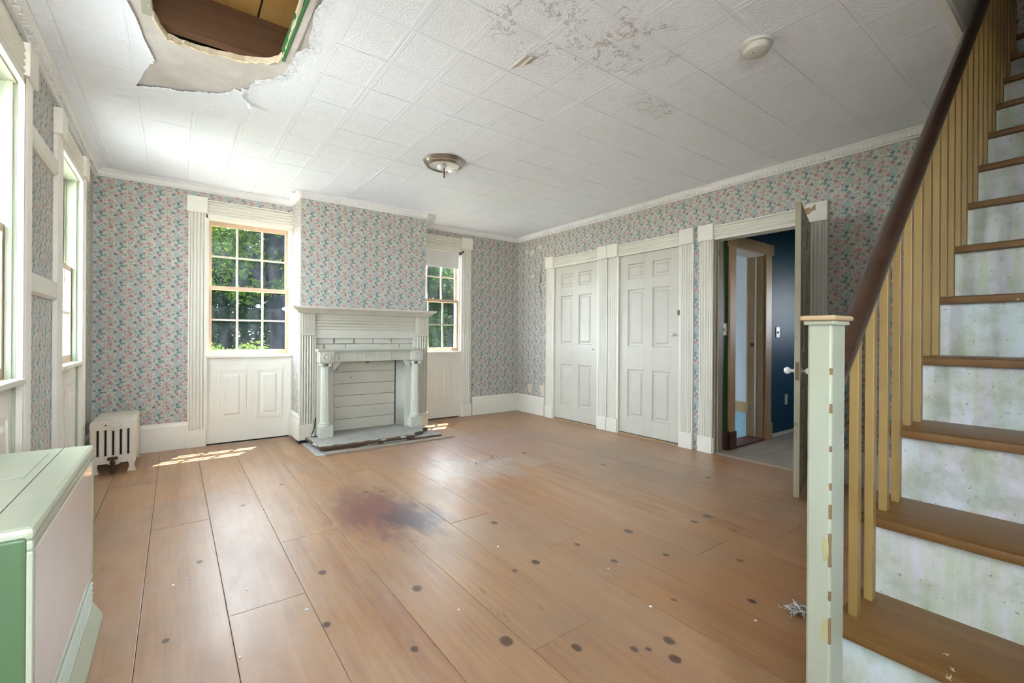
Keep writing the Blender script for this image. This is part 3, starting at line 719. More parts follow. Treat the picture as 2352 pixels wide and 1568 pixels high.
# roller blind
sh = empty('roller_shade', (2.71, YB - .01, 2.17), 'cream roller blind pulled a little down over the chimney-side window', 'blind')
mb = MB(); mb.tube([(2.38, YB + .018, 2.168), (3.04, YB + .018, 2.168)], .014, 12); mb.build('roller', 'shade', sh, True)
mb = MB(); mb.box(2.385, 3.035, YB + .004, YB + .0055, 1.975, 2.168); mb.build('cloth', 'shade', sh)
mb = MB(); mb.box(2.385, 3.035, YB + .001, YB + .010, 1.965, 1.983); mb.build('hem_bar', 'shade', sh, bevel=.002)
mb = MB(); mb.box(3.042, 3.058, YB - .034, YB + .02, 2.155, 2.185); mb.lathe([(.0, -.02), (.012, -.018), (.012, .0), (0, .002)], (3.072, YB - .03, 2.19), 'y', 12); mb.build('bracket', 'iron', sh)

# rails between the left windows
for z, h_, lab in ((1.985, .085, 'upper plain wall rail spanning between the two heater-side windows'), (1.265, .10, 'lower plain wall rail spanning between the two heater-side windows')):
    mb = MB(); mb.prism([(0, 0), (.010, 0), (.022, .014), (.022, h_), (0, h_)], lambda a, b, t: Vector((XL + a, t, z + b)), 3.105, 3.69)
    tag(mb.build('wall_rail', 'white'), lab, 'wall rail')

# ------------------------------------------------------------------ doors
def door_leaf(w=.745, h=1.955, t=.034, mat='door'):
    """local: x across 0..w, y 0 (front) .. t, z 0..h -> list of (name, MB)"""
    st, ms = .108, .105
    pwd = (w - 2 * st - ms) / 2; rows = [(.175, .70), (.955, 1.575), (1.69, 1.855)]
    cols = [(st, st + pwd), (st + pwd + ms, w - st)]
    lf = MB(); lf.box(0, st, 0, t, 0, h); lf.box(w - st, w, 0, t, 0, h); lf.box(st + pwd, st + pwd + ms, 0, t, 0, h)
    for c0, c1 in cols:
        zz = 0
        for z0, z1 in rows + [(h, h)]:
            lf.box(c0, c1, 0, t, zz, z0); zz = z1
    pans = []
    for c0, c1 in cols:
        for z0, z1 in rows:
            m_ = MB(); f = .016; e, b = .028, .044
            for yb, yr, s in ((f, .004, 1), (t - f, t - .004, -1)):
                # sticking moulding: slope from frame edge to panel ground, then raised field
                ring = lambda m, y: [(c0 + m, y, z0 + m), (c1 - m, y, z0 + m), (c1 - m, y, z1 - m), (c0 + m, y, z1 - m)]
                y00 = 0.002 if s == 1 else t - .002
                loops = [ring(0, y00), ring(.008, yb), ring(e, yb), ring(b, yr)]
                vs = [p for l in loops for p in l]
                fs = [(k * 4 + i, k * 4 + (i + 1) % 4, k * 4 + 4 + (i + 1) % 4, k * 4 + 4 + i) for k in range(3) for i in range(4)] + [(12, 13, 14, 15)]
                m_.add(vs, fs)
            pans.append(m_)
    return lf, pans
def place(mb, mat4): 
    m_ = MB(); m_.v = [tuple(mat4 @ Vector(v)) for v in mb.v]; m_.f = mb.f; return m_
def knob_prof(r): return [(.0, .066), (r * .55, .064), (r * .95, .052), (r, .042), (r * .8, .030), (r * .4, .022), (r * .34, .008), (r * .8, .006), (r * .85, 0)]
def door_case(root, y0, y1, z1=ZD, mat='white'):
    def sb(nm, a, b, d0, d1, z0, z1_, m_=mat, bev=0): return MB().box(XR + d0, XR + d1, a, b, z0, z1_).build(nm, m_, root, bevel=bev)
    CW = .135
    for a in (y0 - .015 - CW, y1 + .015):
        mb = MB(); mb.prism(reeds(CW, 4), lambda p, q, t: Vector((XR - q, a + p, t)), .15, z1); mb.build('casing', mat, root, True)
        sb('corner_block', a - .008, a + CW + .008, -.042, 0, z1 - .004, 2.13, bev=.003); sb('plinth_block', a - .006, a + CW + .006, -.036, 0, 0, .155, bev=.003)
    mb = MB(); mb.prism(reeds(.132, 4), lambda p, q, t: Vector((XR - q, t, z1 - .006 + p)), y0 - .012, y1 + .012); mb.build('head_casing', mat, root, True)
    sb('jamb', y0 - .015, y0, -.022, .13, 0, z1); sb('jamb', y1, y1 + .015, -.022, .13, 0, z1); sb('head_jamb', y0 - .015, y1 + .015, -.020, .13, z1, z1 + .014)
for nm, (y0, y1), lab, knob in (('door_1', D1, 'closed white six-panel door nearest the far corner, knob missing', 0), ('door_2', D2, 'closed white six-panel door with a small white knob', 1)):
    root = empty(nm, (XR, (y0 + y1) / 2, 0), lab, 'door', kind='structure'); door_case(root, y0, y1)
    lf, pans = door_leaf(y1 - y0 - .008)
    Md = Matrix.Translation((XR + .004, y1 - .004, .022)) @ Matrix.Rotation(R(-90), 4, 'Z')
    leaf = place(lf, Md).build('leaf', 'door', root, bevel=.0015)
    for q in pans: place(q, Md).build('panel', 'door', leaf)
    MB().box(XR - .01, XR + .13, y0, y1, .0, .014).build('threshold', 'tan', root)
    MB().box(XR + .10, XR + .13, y0, y1, .0, ZD).build('closet_dark', 'black', root)
    for z in (.30, 1.62):
        MB().tube([(XR - .006, y1 - .001, z), (XR - .006, y1 - .001, z + .085)], .006, 8).build('hinge', 'white', root, True)
    if knob:
        MB().lathe(knob_prof(.019), (XR + .004, y0 + .062, 1.105), 'x', 18, -1).build('knob', 'porcelain', leaf, True)
        MB().box(XR - .028, XR + .004, y0 - .010, y0 + .016, 1.295, 1.345).build('latch', 'brass', leaf, bevel=.004)
    else:
        MB().lathe([(0, .004), (.007, .003), (.008, 0)], (XR + .004, y0 + .085, .925), 'x', 12, -1).build('bolt_stub', 'brass', leaf, True)
root = empty('door_3', (XR, sum(D3) / 2, 0), 'open doorway with its chipped old door swung into the room', 'door', kind='structure'); door_case(root, *D3)
MB().box(XR + .0, XR + .14, D3[0], D3[1], -.012, .016).build('threshold', 'hallfloor', root)
MB().box(XR - .036, XR - .020, D3[1] - .0, D3[1] + .012, .15, ZD).build('worn_bead', 'worn', root)
MB().box(XR + .03, XR + .05, D3[1] - .014, D3[1], 0, ZD).build('door_stop', 'worn', root)
MB().box(XR + .002, XR + .128, D3[1] - .003, D3[1] + .001, 0, ZD - .01).build('worn_jamb_face', 'worn', root)
# torn paint patch on the near corner block
MB().add([(XR - .0425, y, z) for y, z in ((1.500, 2.095), (1.465, 2.100), (1.46, 2.085), (1.435, 2.112), (1.425, 2.112), (1.425, 2.07), (1.45, 2.065), (1.47, 2.045), (1.49, 2.045), (1.50, 2.06))], [tuple(range(10))]).build('bare_patch', 'tan', root)
lf, pans = door_leaf(.735, 1.955)
hx, hy = XR - .012, 1.508; ang = math.atan2(1.305 - hy, 3.31 - hx)
Md = Matrix.Translation((hx, hy, .022)) @ Matrix.Rotation(ang, 4, 'Z')
leaf = place(lf, Md).build('leaf', 'worn', root, bevel=.0015)
for q in pans: place(q, Md).build('panel', 'worn', leaf)
kp = knob_prof(.024); kn = Md @ Vector((.68, 0, .835)); nn = (Md.to_3x3() @ Vector((0, -1, 0)))
for s, off in ((1, 0), (-1, .034)):
    m_ = MB().lathe([(r, h_) for r, h_ in kp], (0, 0, 0), 'y', 18, -s); m_.v = [tuple(Md @ Vector((v[0] + .68, v[1] + off, v[2] + .835))) for v in m_.v]
    m_.build('knob', 'porcelain', leaf, True)
    m2 = MB(); m2.lathe([(.006, 0), (.006, .03), (.006, .03)], (0, 0, 0), 'y', 10, -s); m2.v = [tuple(Md @ Vector((v[0] + .68, v[1] + off, v[2] + .835))) for v in m2.v]; m2.build('spindle', 'iron', leaf, True)
m_ = MB(); m_.box(.728, .7365, .006, .028, .775, .895); place(m_, Md).build('lock_plate', 'brass', leaf)
m_ = MB(); m_.box(.655, .705, -.003, .037, .79, .88); place(m_, Md).build('rim_plate', 'worn', leaf)

# ------------------------------------------------------------------ hall and white room beyond the doorway
HC = 2.275
def st(name, mat, boxes, label, cat='wall'):
    mb = MB()
    for b_ in boxes: mb.box(*b_)
    return tag(mb.build(name, mat), label, cat, kind='structure')
x0 = XR + .13; OX0, OX1, OZ = 4.385, 4.985, 1.955
hw = st('wall_hall', 'teal', [(x0, OX0 - .015, HC, HC + .14, -.02, 2.6), (OX1 + .03, 6.75, HC, HC + .14, -.02, 2.6), (OX0 - .015, OX1 + .03, HC, HC + .14, OZ + .01, 2.6)], 'dark teal hall wall seen through the open doorway')
MB().box(x0, OX0 - .1, HC - .004, HC + .001, .17, 2.5).build('green_strip', 'greenp', hw)
st('wall_hall_side', 'teal', [(x0, 6.75, 1.10, 1.25, -.02, 2.6)], 'dark hall wall opposite, hidden behind the open door')
st('wall_hall_end', 'teal', [(6.6, 6.75, 1.25, 1.45, -.02, 2.6), (6.6, 6.75, 1.8, HC, -.02, 2.6), (6.6, 6.75, 1.45, 1.8, -.02, 1.1), (6.6, 6.75, 1.45, 1.8, 1.75, 2.6)], 'end of the hall with its window, out of sight')
st('ceiling_hall', 'hallwhite', [(x0, 6.8, 1.05, 5.2, 2.5, 2.6)], 'ceiling of the hall and the white room', 'ceiling')
hf = st('floor_hall', 'dark', [(x0 + .0, 6.8, 1.1, HC + .14, -.06, -.022)], 'grey weathered board floor of the hall', 'floor')
y = 1.1
while y < HC:
    MB().box(x0 + .012, 6.7, y + .001, min(y + .21, HC) - .001, -.022, 0).build('plank', 'hallfloor', hf, bevel=.002); y += .21
st('floor_room', 'carpet', [(4.2, 6.8, HC + .14, 5.2, -.06, .004)], 'pale blue carpet in the white room beyond the hall', 'carpet')
wr = st('wall_room', 'hallwhite', [(6.62, 6.75, HC + .14, 5.2, 0, 2.5), (4.17, 4.2, HC + .14, 5.2, 0, 2.5), (4.2, 5.2, 5.0, 5.2, 0, 2.5), (5.85, 6.62, 5.0, 5.2, 0, 2.5), (5.2, 5.85, 5.0, 5.2, 0, 1.0), (5.2, 5.85, 5.0, 5.2, 2.0, 2.5)], 'bright white wall of the room beyond the hall')  # unseen window opening added here to light the white room
MB().box(6.60, 6.621, HC + .14, 5.0, 0, .15).build('pine_baseboard', 'pine', wr)
portal('daylight portal room', (5.525, 5.22, 1.5), (R(-90), 0, 0), .65, 1.0)
portal('daylight portal hall', (6.77, 1.625, 1.425), (0, R(90), 0), .65, .35)
hd = empty('door_4', (4.68, HC, 0), 'raw pine cased opening from the hall into the white room', 'doorway', kind='structure')
def hb(nm, mat, *b_, bev=0): return MB().box(*b_).build(nm, mat, hd, bevel=bev)
hb('casing', 'pine', OX0 - .105, OX0, HC - .024, HC, .16, OZ + .02); hb('casing', 'pine', OX1 + .03, OX1 + .155, HC - .024, HC, .16, OZ + .02)
hb('plinth_block', 'redwood', OX0 - .112, OX0 + .008, HC - .036, HC, 0, .17, bev=.003); hb('plinth_block', 'pine', OX1 + .022, OX1 + .165, HC - .036, HC, 0, .17, bev=.003)
hb('head_casing', 'pine', OX0 - .125, OX1 + .19, HC - .030, HC, OZ + .005, OZ + .115)
hb('jamb', 'tan', OX1, OX1 + .03, HC - .01, HC + .145, 0, OZ); hb('jamb', 'pine', OX0 - .015, OX0, HC - .01, HC + .145, 0, OZ); hb('head_jamb', 'muntin', OX0, OX1, HC - .01, HC + .145, OZ - .015, OZ + .01)
hb('door_stop', 'white', OX1 - .012, OX1, HC + .06, HC + .075, 0, OZ); hb('far_casing', 'pine', OX1 - .004, OX1 + .10, HC + .145, HC + .165, 0, OZ)
hb('strike', 'iron', OX1 - .002, OX1 + .001, HC + .09, HC + .12, .98, 1.02)
hb('threshold', 'redwood', OX0, OX1, HC - .03, HC + .15, -.01, .022, bev=.006)
hb('hall_baseboard', 'white', OX1 + .165, 6.6, HC - .012, HC, 0, .035); hb('hall_plinth_strip', 'redwood', x0 + .01, OX0 - .112, HC - .02, HC, 0, .18)
def plate(name, mat, c, ax, w_, h_, lab, cat, slots, toggle=False):
    """wall plate; ax: 'x' faces -x, 'y' faces -y"""
    root = empty(name, c, lab, cat)
    f = (lambda a, d, z: (c[0] - d, c[1] + a, c[2] + z)) if ax == 'x' else (lambda a, d, z: (c[0] + a, c[1] - d, c[2] + z))
    def b_(nm, m_, a0, a1, d0, d1, z0, z1, bev=0):
        p, q = f(a0, d0, z0), f(a1, d1, z1); MB().box(p[0], q[0], p[1], q[1], p[2], q[2]).build(nm, m_, root, bevel=bev)
    b_('plate', mat, -w_ / 2, w_ / 2, 0, .006, -h_ / 2, h_ / 2, .002)
    if toggle: b_('toggle', 'ivory', -.006, .006, .006, .018, -.014, .010)
    else:
        for z in slots:
            b_('socket', 'ivory', -.015, .015, .006, .008, z - .013, z + .013, .001); b_('slot', 'black', -.007, -.004, .008, .0085, z - .006, z + .006); b_('slot', 'black', .004, .007, .008, .0085, z - .006, z + .006)
plate('light_switch', 'ivory', (4.215, HC - .004, 1.155), 'y', .07, .115, 'ivory light switch on the green strip inside the doorway', 'switch', (), True)
plate('switch_box', 'ivory', (5.335, HC, 1.14), 'y', .085, .115, 'ivory switch box on the blue hall wall beside the pine casing', 'switch', (), True)
plate('outlet_plate', 'ivory', (5.55, HC, .385), 'y', .07, .115, 'ivory outlet low on the dark hall wall', 'outlet', (.02, -.02))
plate('outlet_plate', 'torn', (XR, 4.985, .345), 'x', .07, .115, 'cream outlet on the floral wall near the far corner', 'outlet', (.02, -.02))

# torn wallpaper beside the first door (pieces of the wall)
def patch(mat, pts, d=.0012): MB().add([(XR - d, y, z) for y, z in pts], [tuple(range(len(pts)))]).build('torn_patch', mat, wall_right)
patch('torn', [(5.10, 2.30), (5.06, 2.31), (5.05, 2.26), (5.10, 2.25)]); patch('torn', [(4.99, 2.28), (4.90, 2.29), (4.93, 2.22), (4.99, 2.19)]); patch('torn', [(4.82, 2.32), (4.74, 2.32), (4.75, 2.28), (4.82, 2.28)])
patch('torn', [(4.96, 1.93), (4.89, 1.94), (4.92, 1.90), (4.96, 1.90)]); patch('torn', [(4.78, .40), (4.68, .42), (4.665, .27), (4.74, .27)])
patch('slit', [(4.755, 2.02), (4.748, 1.90), (4.752, 1.82), (4.79, 1.80), (4.795, 1.77), (4.77, 1.77), (4.750, 1.60), (4.745, 1.47), (4.758, 1.60), (4.785, 1.74), (4.80, 1.79), (4.775, 1.85), (4.765, 1.93)], .002)
patch('cement', [(5.05, 1.60), (5.02, 1.60), (5.02, 1.565), (5.05, 1.565)])

# ------------------------------------------------------------------ fireplace
mt = empty('fireplace_mantel', ((CX0 + CX1) / 2, CY, 0), 'large cream wooden mantelpiece with reeded pilasters and shelf', 'mantel')
def mbx(nm, *b_, mat='mantel', par=mt, bev=.002): return MB().box(*b_).build(nm, mat, par, bevel=bev)
FY = CY - .040
for a, b in ((CX0 - .01, 1.118), (2.222, CX1 + .01)):
    mb = MB(); mb.prism(reeds(b - a, 4, .022, .018, .014), lambda p, q, t: Vector((a + p, CY - q, t)), .18, 1.075); mb.build('pilaster', 'mantel', mt, True)
    mbx('plinth', a - .006, b + .004, FY - .012, CY, .035, .185)
    bl = mbx('frieze_block', a - .004, b + .010, FY - .008, CY, 1.070, 1.325)
    m_ = MB(); w_ = (b - a) ; x0b = a + .018; x1b = b - .012; yb = FY - .0085
    for r_ in range(3):     # meander of raised fillets
        xx = x0b + (x1b - x0b) * (r_ + .5) / 3
        m_.box(xx - .012, xx - .006, yb - .004, yb, 1.10, 1.30); m_.box(xx + .006, xx + .012, yb - .004, yb, 1.10, 1.30)
        zc = 1.296 if r_ % 2 == 0 else 1.10
        m_.box(xx - .012, xx + .012, yb - .004, yb, zc, zc + .006)
    m_.box(x0b - .006, x1b + .006, yb - .003, yb, 1.312, 1.318); m_.box(x0b - .006, x1b + .006, yb - .003, yb, 1.078, 1.084)
    m_.build('fret', 'mantel', bl)
fz = [(0, 0), (0, .020), (.035, .024)] + [(.055 + .032 * i + .0064 * j, .014 + .014 * math.sin(math.pi * j / 5)) for i in range(4) for j in range(6)] + [(.19, .020), (.255, .024), (.255, 0)]
mb = MB(); mb.prism(fz, lambda p, q, t: Vector((t, CY - q - .010, 1.072 + p)), 1.128, 2.212); mb.box(1.128, 2.212, CY - .012, CY, 1.072, 1.327); mb.build('frieze', 'mantel', mt, True)
for x, s, nm in ((CX0, -1, 'side_frieze'), (CX1, 1, 'side_frieze')):
    mb = MB(); mb.prism(fz, lambda p, q, t: Vector((x + s * q, t, 1.072 + p)), CY + .002, YB - .006); mb.build(nm, 'mantel', mt, True)
# inner moulding around the brick field
mbx('inner_moulding', 1.118, 1.146, CY - .03, CY, .05, 1.045); mbx('inner_moulding', 2.196, 2.222, CY - .03, CY, .05, 1.045); mbx('inner_moulding', 1.118, 2.222, CY - .03, CY, 1.043, 1.072)
# shelf with ogee underside, wrapping the breast
sp = [(0, .060), (.010, .060), (.018, .048), (.040, .030), (.052, .026), (.052, .018), (.062, .014), (.062, 0), (0, 0)]
SX0, SX1, SY = .905, 2.43, 4.72
mb = MB()
def shelf_ring(d, z): return [(SX0 + d, YB - .004, z), (SX0 + d, SY + d, z), (SX1 - d, SY + d, z), (SX1 - d, YB - .004, z)]
prof = [(0.0, 1.352), (0.0, 1.334), (.010, 1.330), (.014, 1.324), (.040, 1.310), (.056, 1.296), (.062, 1.288), (.075, 1.286)]
vs = []; fs = []
for d, z in prof: vs += shelf_ring(d, z + .006)
for k in range(len(prof) - 1):
    for i in range(3): fs.append((k * 4 + i, k * 4 + i + 1, k * 4 + 5 + i, k * 4 + 4 + i))
fs.append((0, 1, 2, 3)); k = (len(prof) - 1) * 4; fs.append((k, k + 1, k + 2, k + 3))
fs.append(tuple(i * 4 for i in range(len(prof)))); fs.append(tuple(i * 4 + 3 for i in range(len(prof))))
mb.add(vs, fs); mb.build('shelf', 'mantel', mt)

# painted iron surround standing on the hearth
HZ = .062; SFY = 4.695
sr = empty('fireplace_surround', (1.69, SFY + .05, HZ), 'pale painted iron fireplace surround with fluted columns', 'fireplace surround')
def sbx(nm, *b_, par=sr, bev=.002, mat='surround'): return MB().box(*b_).build(nm, mat, par, bevel=bev)
for sx, cx in ((1, 1.206), (-1, 2.168)):
    sbx('plinth', cx - .065, cx + .065, SFY - .01, SFY + .10, HZ, .176, bev=.004)
    # fluted shaft
    prof = []; seg = 60; m_ = MB(); zs = [(.205, .047), (.30, .0475), (.55, .0455), (.765, .042)]
    vs = []; fs = []
    for z, r_ in zs:
        for k in range(seg):
            a = 2 * math.pi * k / seg; rr_ = r_ * (1 - .085 * abs(math.sin(a * 10)) ** .7) ; vs.append((cx + rr_ * math.cos(a), SFY + .045 + rr_ * math.sin(a), z))
    for i in range(len(zs) - 1):
        for k in range(seg): fs.append((i * seg + k, i * seg + (k + 1) % seg, (i + 1) * seg + (k + 1) % seg, (i + 1) * seg + k))
    m_.add(vs, fs); col = m_.build('column', 'surround', sr, True)
    MB().lathe([(.0, .174), (.060, .174), (.060, .184), (.054, .190), (.058, .196), (.056, .204), (.049, .210), (.049, .222), (.046, .225)], (cx, SFY + .045, 0), 'z', 28).build('base_ring', 'surround', col, True)
    m_ = MB(); m_.box(cx - .052, cx + .052, SFY - .005, SFY + .095, .790, .802)
    for s in (-1, 1): m_.lathe([(0, -.052), (.012, -.05), (.018, -.045), (.018, .045), (.012, .05), (0, .052)], (cx + s * .038, SFY + .045, .778), 'y', 16)
    m_.build('capital', 'surround', col, True)
    blk = sbx('corner_block', cx - .068, cx + .066, SFY - .018, SFY + .11, .802, .912, bev=.003)
    MB().lathe([(.043, 0), (.043, .007), (.037, .009), (.034, .003), (.030, .003), (.026, .008), (.022, .004), (.014, .004), (.010, .010), (0, .013)], (cx, SFY - .018, .857), 'y', 28, -1).build('bullseye', 'surround', blk, True)
    sbx('side_panel', cx - .066 + (.0 if sx > 0 else -.03), cx + .066 + (.03 if sx > 0 else 0), SFY + .095, SFY + .115, HZ, .81)
    # stepped bracket
    m_ = MB(); e = cx + sx * .070
    br = [(0, 0), (.085, 0), (.085, -.012), (.070, -.016), (.060, -.034), (.045, -.036), (.040, -.055), (.026, -.058), (.020, -.085), (.0, -.090)]
    m_.prism(br, lambda p, q, t: Vector((e + sx * p, t, .806 + q)), SFY + .03, SFY + .05); m_.build('bracket', 'surround', sr)
    # curved cheek back to the boards
    m_ = MB(); vs = []; fs = []
    xa, ya, xb, yb2 = (1.285, SFY + .10, 1.352, 4.965) if sx > 0 else (2.092, SFY + .10, 2.020, 4.965)
    K = 10
    for i in range(K + 1):
        t = i / K; px = xa + (xb - xa) * (t ** 1.7); py = ya + (yb2 - ya) * (1 - (1 - t) ** 1.25)
        vs += [(px, py, HZ), (px, py, .815)]
    fs = [(2 * i, 2 * i + 2, 2 * i + 3, 2 * i + 1) for i in range(K)]; m_.add(vs, fs); q = m_.build('cheek', 'surround', sr, True)
    s_ = q.modifiers.new('t', 'SOLIDIFY'); s_.thickness = .006
lin = sbx('lintel', 1.272, 2.102, SFY + .01, SFY + .06, .808, .912)
for a, b in ((1.315, 1.515), (1.865, 2.06)):
    m_ = MB(); yy = SFY + .010
    for i, (e, d) in enumerate(((0, .006), (.010, .003))):
        A, B, C, D = a + e, b - e, .822 + e * .8, .896 - e * .8
        for bb in ((A, B, C, C + .005), (A, B, D - .005, D), (A, A + .005, C, D), (B - .005, B, C, D)): m_.box(bb[0], bb[1], yy - d, yy, bb[2], bb[3])
    m_.build('lintel_panel', 'surround', lin)
m_ = MB(); cxl = 1.69; rr = random.Random(4)
for s in (-1, 1):
    for k in range(5):
        a0 = cxl + s * (.01 + .02 * k); pts = [(a0 + s * .03 * t, SFY + .009 - .003, .858 + .026 * math.sin(t * 4.2 + k * 1.9) * (1 - .1 * k)) for t in [i / 6 for i in range(7)]]
        m_.tube(pts, [.0035, .005, .0055, .005, .0045, .004, .002], 6)
m_.lathe([(0, .012), (.010, .010), (.014, .004), (.016, 0)], (cxl, SFY + .010, .860), 'y', 14, -1); m_.build('carved_spray', 'surround', lin, True)
m_ = MB(); tp = [(0, 0), (0, .006), (-.012, .010), (-.018, .018), (-.018, .026), (.12, .026), (.12, 0)]
m_.prism(tp, lambda p, q, t: Vector((t, SFY - .018 + p, .910 + q)), 1.122, 2.250); m_.build('top_shelf', 'surround', sr)
# board infill
fi = empty('firebox_panel', (1.685, 4.96, HZ), 'whitewashed horizontal boards closing the firebox', 'firebox panel')
z = HZ + .002
for k, h_ in enumerate((.118, .132, .118, .128, .125, .138)):
    m_ = MB(); m_.box(1.335, 2.025, 4.956 + random.uniform(-.002, .003), 4.975, z, z + h_ - .003); m_.build('board', 'mantel', fi, bevel=.003); z += h_
for x, zz, r_ in ((1.70, .785, .020), (1.52, .62, .010), (1.38, .71, .011)):
    MB().lathe([(0, .0012), (r_, .0012), (r_ * 1.1, 0)], (x, 4.9535, zz), 'y', 16, -1).build('knot', 'tan', fi)
MB().box(2.016, 2.024, 4.948, 4.957, HZ + .01, .80).build('dark_gap', 'black', fi)
# hearth stones
def stone(name, outline, z0, z1, mat, lab, under=None, side='stonebrown', seed=1):
    rr = random.Random(seed); pts = []
    for i, p in enumerate(outline):
        q = outline[(i + 1) % len(outline)]; n = max(1, int(math.dist(p, q) / .05))
        for k in range(n):
            t = k / n; pts.append((p[0] + (q[0] - p[0]) * t + (rr.uniform(-.008, .008) if k else 0), p[1] + (q[1] - p[1]) * t + (rr.uniform(-.008, .008) if k else 0)))
    n = len(pts); cx = sum(p[0] for p in pts) / n; cy = sum(p[1] for p in pts) / n
    vs = []
    for (sc, z) in ((0, z0), (rr.uniform(.006, .012), (z0 + z1) / 2), (0.002, z1 - .003), (-.003, z1)):
        for x, y in pts:
            d = Vector((x - cx, y - cy)).normalized(); e = sc + (rr.uniform(-.006, .006) if z < z1 - .001 else 0); vs.append((x + d.x * e, y + d.y * e, z))
    fs = [tuple(range(n))[::-1], tuple(range(3 * n, 4 * n))] + [(r_ * n + i, r_ * n + (i + 1) % n, (r_ + 1) * n + (i + 1) % n, (r_ + 1) * n + i) for r_ in range(3) for i in range(n)]
    me = MB().add(vs, fs).mesh(name, mat); me.materials.append(MT[side])
    for f in me.polygons:
        if abs(f.normal.z) < .6: f.material_index = 1
    return tag(link(name, me), lab, 'hearth stone')
stone('hearth_slab', [(1.045, 4.90), (1.062, 4.62), (1.065, 4.345), (1.98, 4.34), (2.03, 4.44), (2.13, 4.46), (2.175, 4.56), (2.25, 4.60), (2.23, 4.97), (1.25, 4.975)], .026, HZ, 'stone', 'cracked grey slate slab under the fireplace surround')
stone('hearth_stone', [(1.10, 4.75), (1.10, 4.36), (1.9, 4.35), (2.15, 4.345), (2.285, 4.335), (2.30, 4.42), (2.27, 4.70)], .002, .027, 'stone', 'lower broken slate stone sticking out beneath the hearth slab', seed=6)
m_ = MB(); m_.add([(1.085, 4.225, .001), (2.395, 4.235, .001), (2.395, 4.30, .001), (1.075, 4.325, .001), (1.085, 4.225, .016), (2.395, 4.235, .012), (2.395, 4.30, .012), (1.075, 4.325, .016)], [(0, 3, 2, 1), (4, 5, 6, 7), (0, 1, 5, 4), (1, 2, 6, 5), (2, 3, 7, 6), (3, 0, 4, 7)])
tag(m_.build('wood_strip', 'board', bevel=.002), 'long dusty wooden strip on the floor in front of the hearth', 'board')
m_ = MB(); m_.box(1.012, 1.088, 4.25, 4.84, .0005, .003); m_.build('cement_patch', 'cement', floor)
m_ = MB(); m_.box(.99, 1.24, CY - .03, CY + .1, .001, .034); m_.build('plinth_gap', 'black', floor)
m_ = MB(); m_.tube([(1.13, 4.80, .25), (1.125, 4.80, .17), (1.11, 4.79, .13), (1.095, 4.78, .10), (1.085, 4.775, .078), (1.10, 4.765, .070), (1.13, 4.77, .069), (1.15, 4.79, .069)], .005, 6)
tag(m_.build('cable', 'black', None, True), 'short black cable curled beside the left column of the fireplace', 'cable')

# ------------------------------------------------------------------ radiator
rd = empty('radiator', (-.38, 4.91, 0), 'cream cast iron column radiator in the window corner', 'radiator')
RX0, RX1, RY0, NS, RP = -.512, -.243, 4.645, 8, .066
def section_mesh(first):
    m_ = MB(); t = .052; w_ = RX1 - RX0
    n = 6; cw = w_ / n
    def rb(x0, x1, z0, z1, y0=0, y1=t): m_.box(x0, x1, y0, y1, z0, z1)
    tz = .405
    # top and bottom headers with rounded corners
    top = [(0, .335), (0, .385), (.006, .398), (.018, .405), (w_ - .018, .405), (w_ - .006, .398), (w_, .385), (w_, .335)]
    m_.prism(top, lambda p, q, y: Vector((p, y, q)), 0, t)
    bot = [(0, .135), (w_, .135), (w_, .075), (w_ * .62, .075), (w_ * .55, .055), (w_ * .45, .055), (w_ * .38, .075), (0, .075)]
    m_.prism(bot, lambda p, q, y: Vector((p, y, q)), 0, t)
    for k in range(n):
        a = k * cw + .0065 if k else 0; b = (k + 1) * cw - .0065 if k < n - 1 else w_
        prof = [(a, .006), (a + .006, 0), (b - .006, 0), (b, .006), (b, t - .006), (b - .006, t), (a + .006, t), (a, t - .006)]
        m_.prism(prof, lambda p, q, z: Vector((p, q, z)), .130, .340)
    return m_
sec = section_mesh(True); sm = sec.mesh('section', 'radiator')
for k in range(NS): link('section', sm, rd, Vector((RX0, RY0 + k * RP, 0)) - rd.location)
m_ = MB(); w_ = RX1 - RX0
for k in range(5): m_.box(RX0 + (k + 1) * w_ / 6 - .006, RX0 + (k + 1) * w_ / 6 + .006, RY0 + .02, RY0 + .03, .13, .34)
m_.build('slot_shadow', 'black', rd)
MB().lathe([(.040, 0), (.038, .006), (.030, .008), (.028, .004), (.022, .005), (.014, .009), (0, .010)], (RX0 + w_ * .56, RY0, .362), 'y', 24, -1).build('medallion', 'radiator', rd, True)
MB().lathe([(.034, 0), (.032, .006), (.022, .010), (.0, .012)], (RX0 + w_ * .56, RY0, .095), 'y', 24, -1).build('lower_boss', 'radiator', rd, True)
for yy in (RY0, RY0 + (NS - 1) * RP):
    for xx in (RX0 + .005, RX1 - .045):
        m_ = MB(); m_.prism([(0, .08), (.04, .08), (.036, .04), (.042, .012), (.048, 0), (-.006, 0), (-.002, .012), (.006, .04)], lambda p, q, y: Vector((xx + p, y, q)), yy + .004, yy + .046); m_.build('foot', 'radiator', rd)
vl = MB(); vl.tube([(RX0 + w_ * .50, RY0 - .035, 0), (RX0 + w_ * .50, RY0 - .035, .05)], .012, 12); vl.tube([(RX0 + w_ * .50, RY0 - .035, .05), (RX0 + w_ * .50, RY0 - .035, .095)], .017, 12); vl.tube([(RX0 + w_ * .50, RY0 - .035, .07), (RX0 + w_ * .50, RY0 + .01, .075)], .012, 10)
vo = vl.build('valve', 'iron', rd, True)
MB().lathe([(0, .095), (.008, .095), (.008, .110), (.032, .112), (.034, .120), (.028, .128), (0, .130)], (RX0 + w_ * .50, RY0 - .035, 0), 'z', 18).build('handwheel', 'iron', vo, True)
MB().lathe([(.006, 0), (.006, .008), (0, .009)], (RX0 + w_ * .34, RY0, .372), 'y', 12, -1).build('vent_plug', 'iron', rd, True)

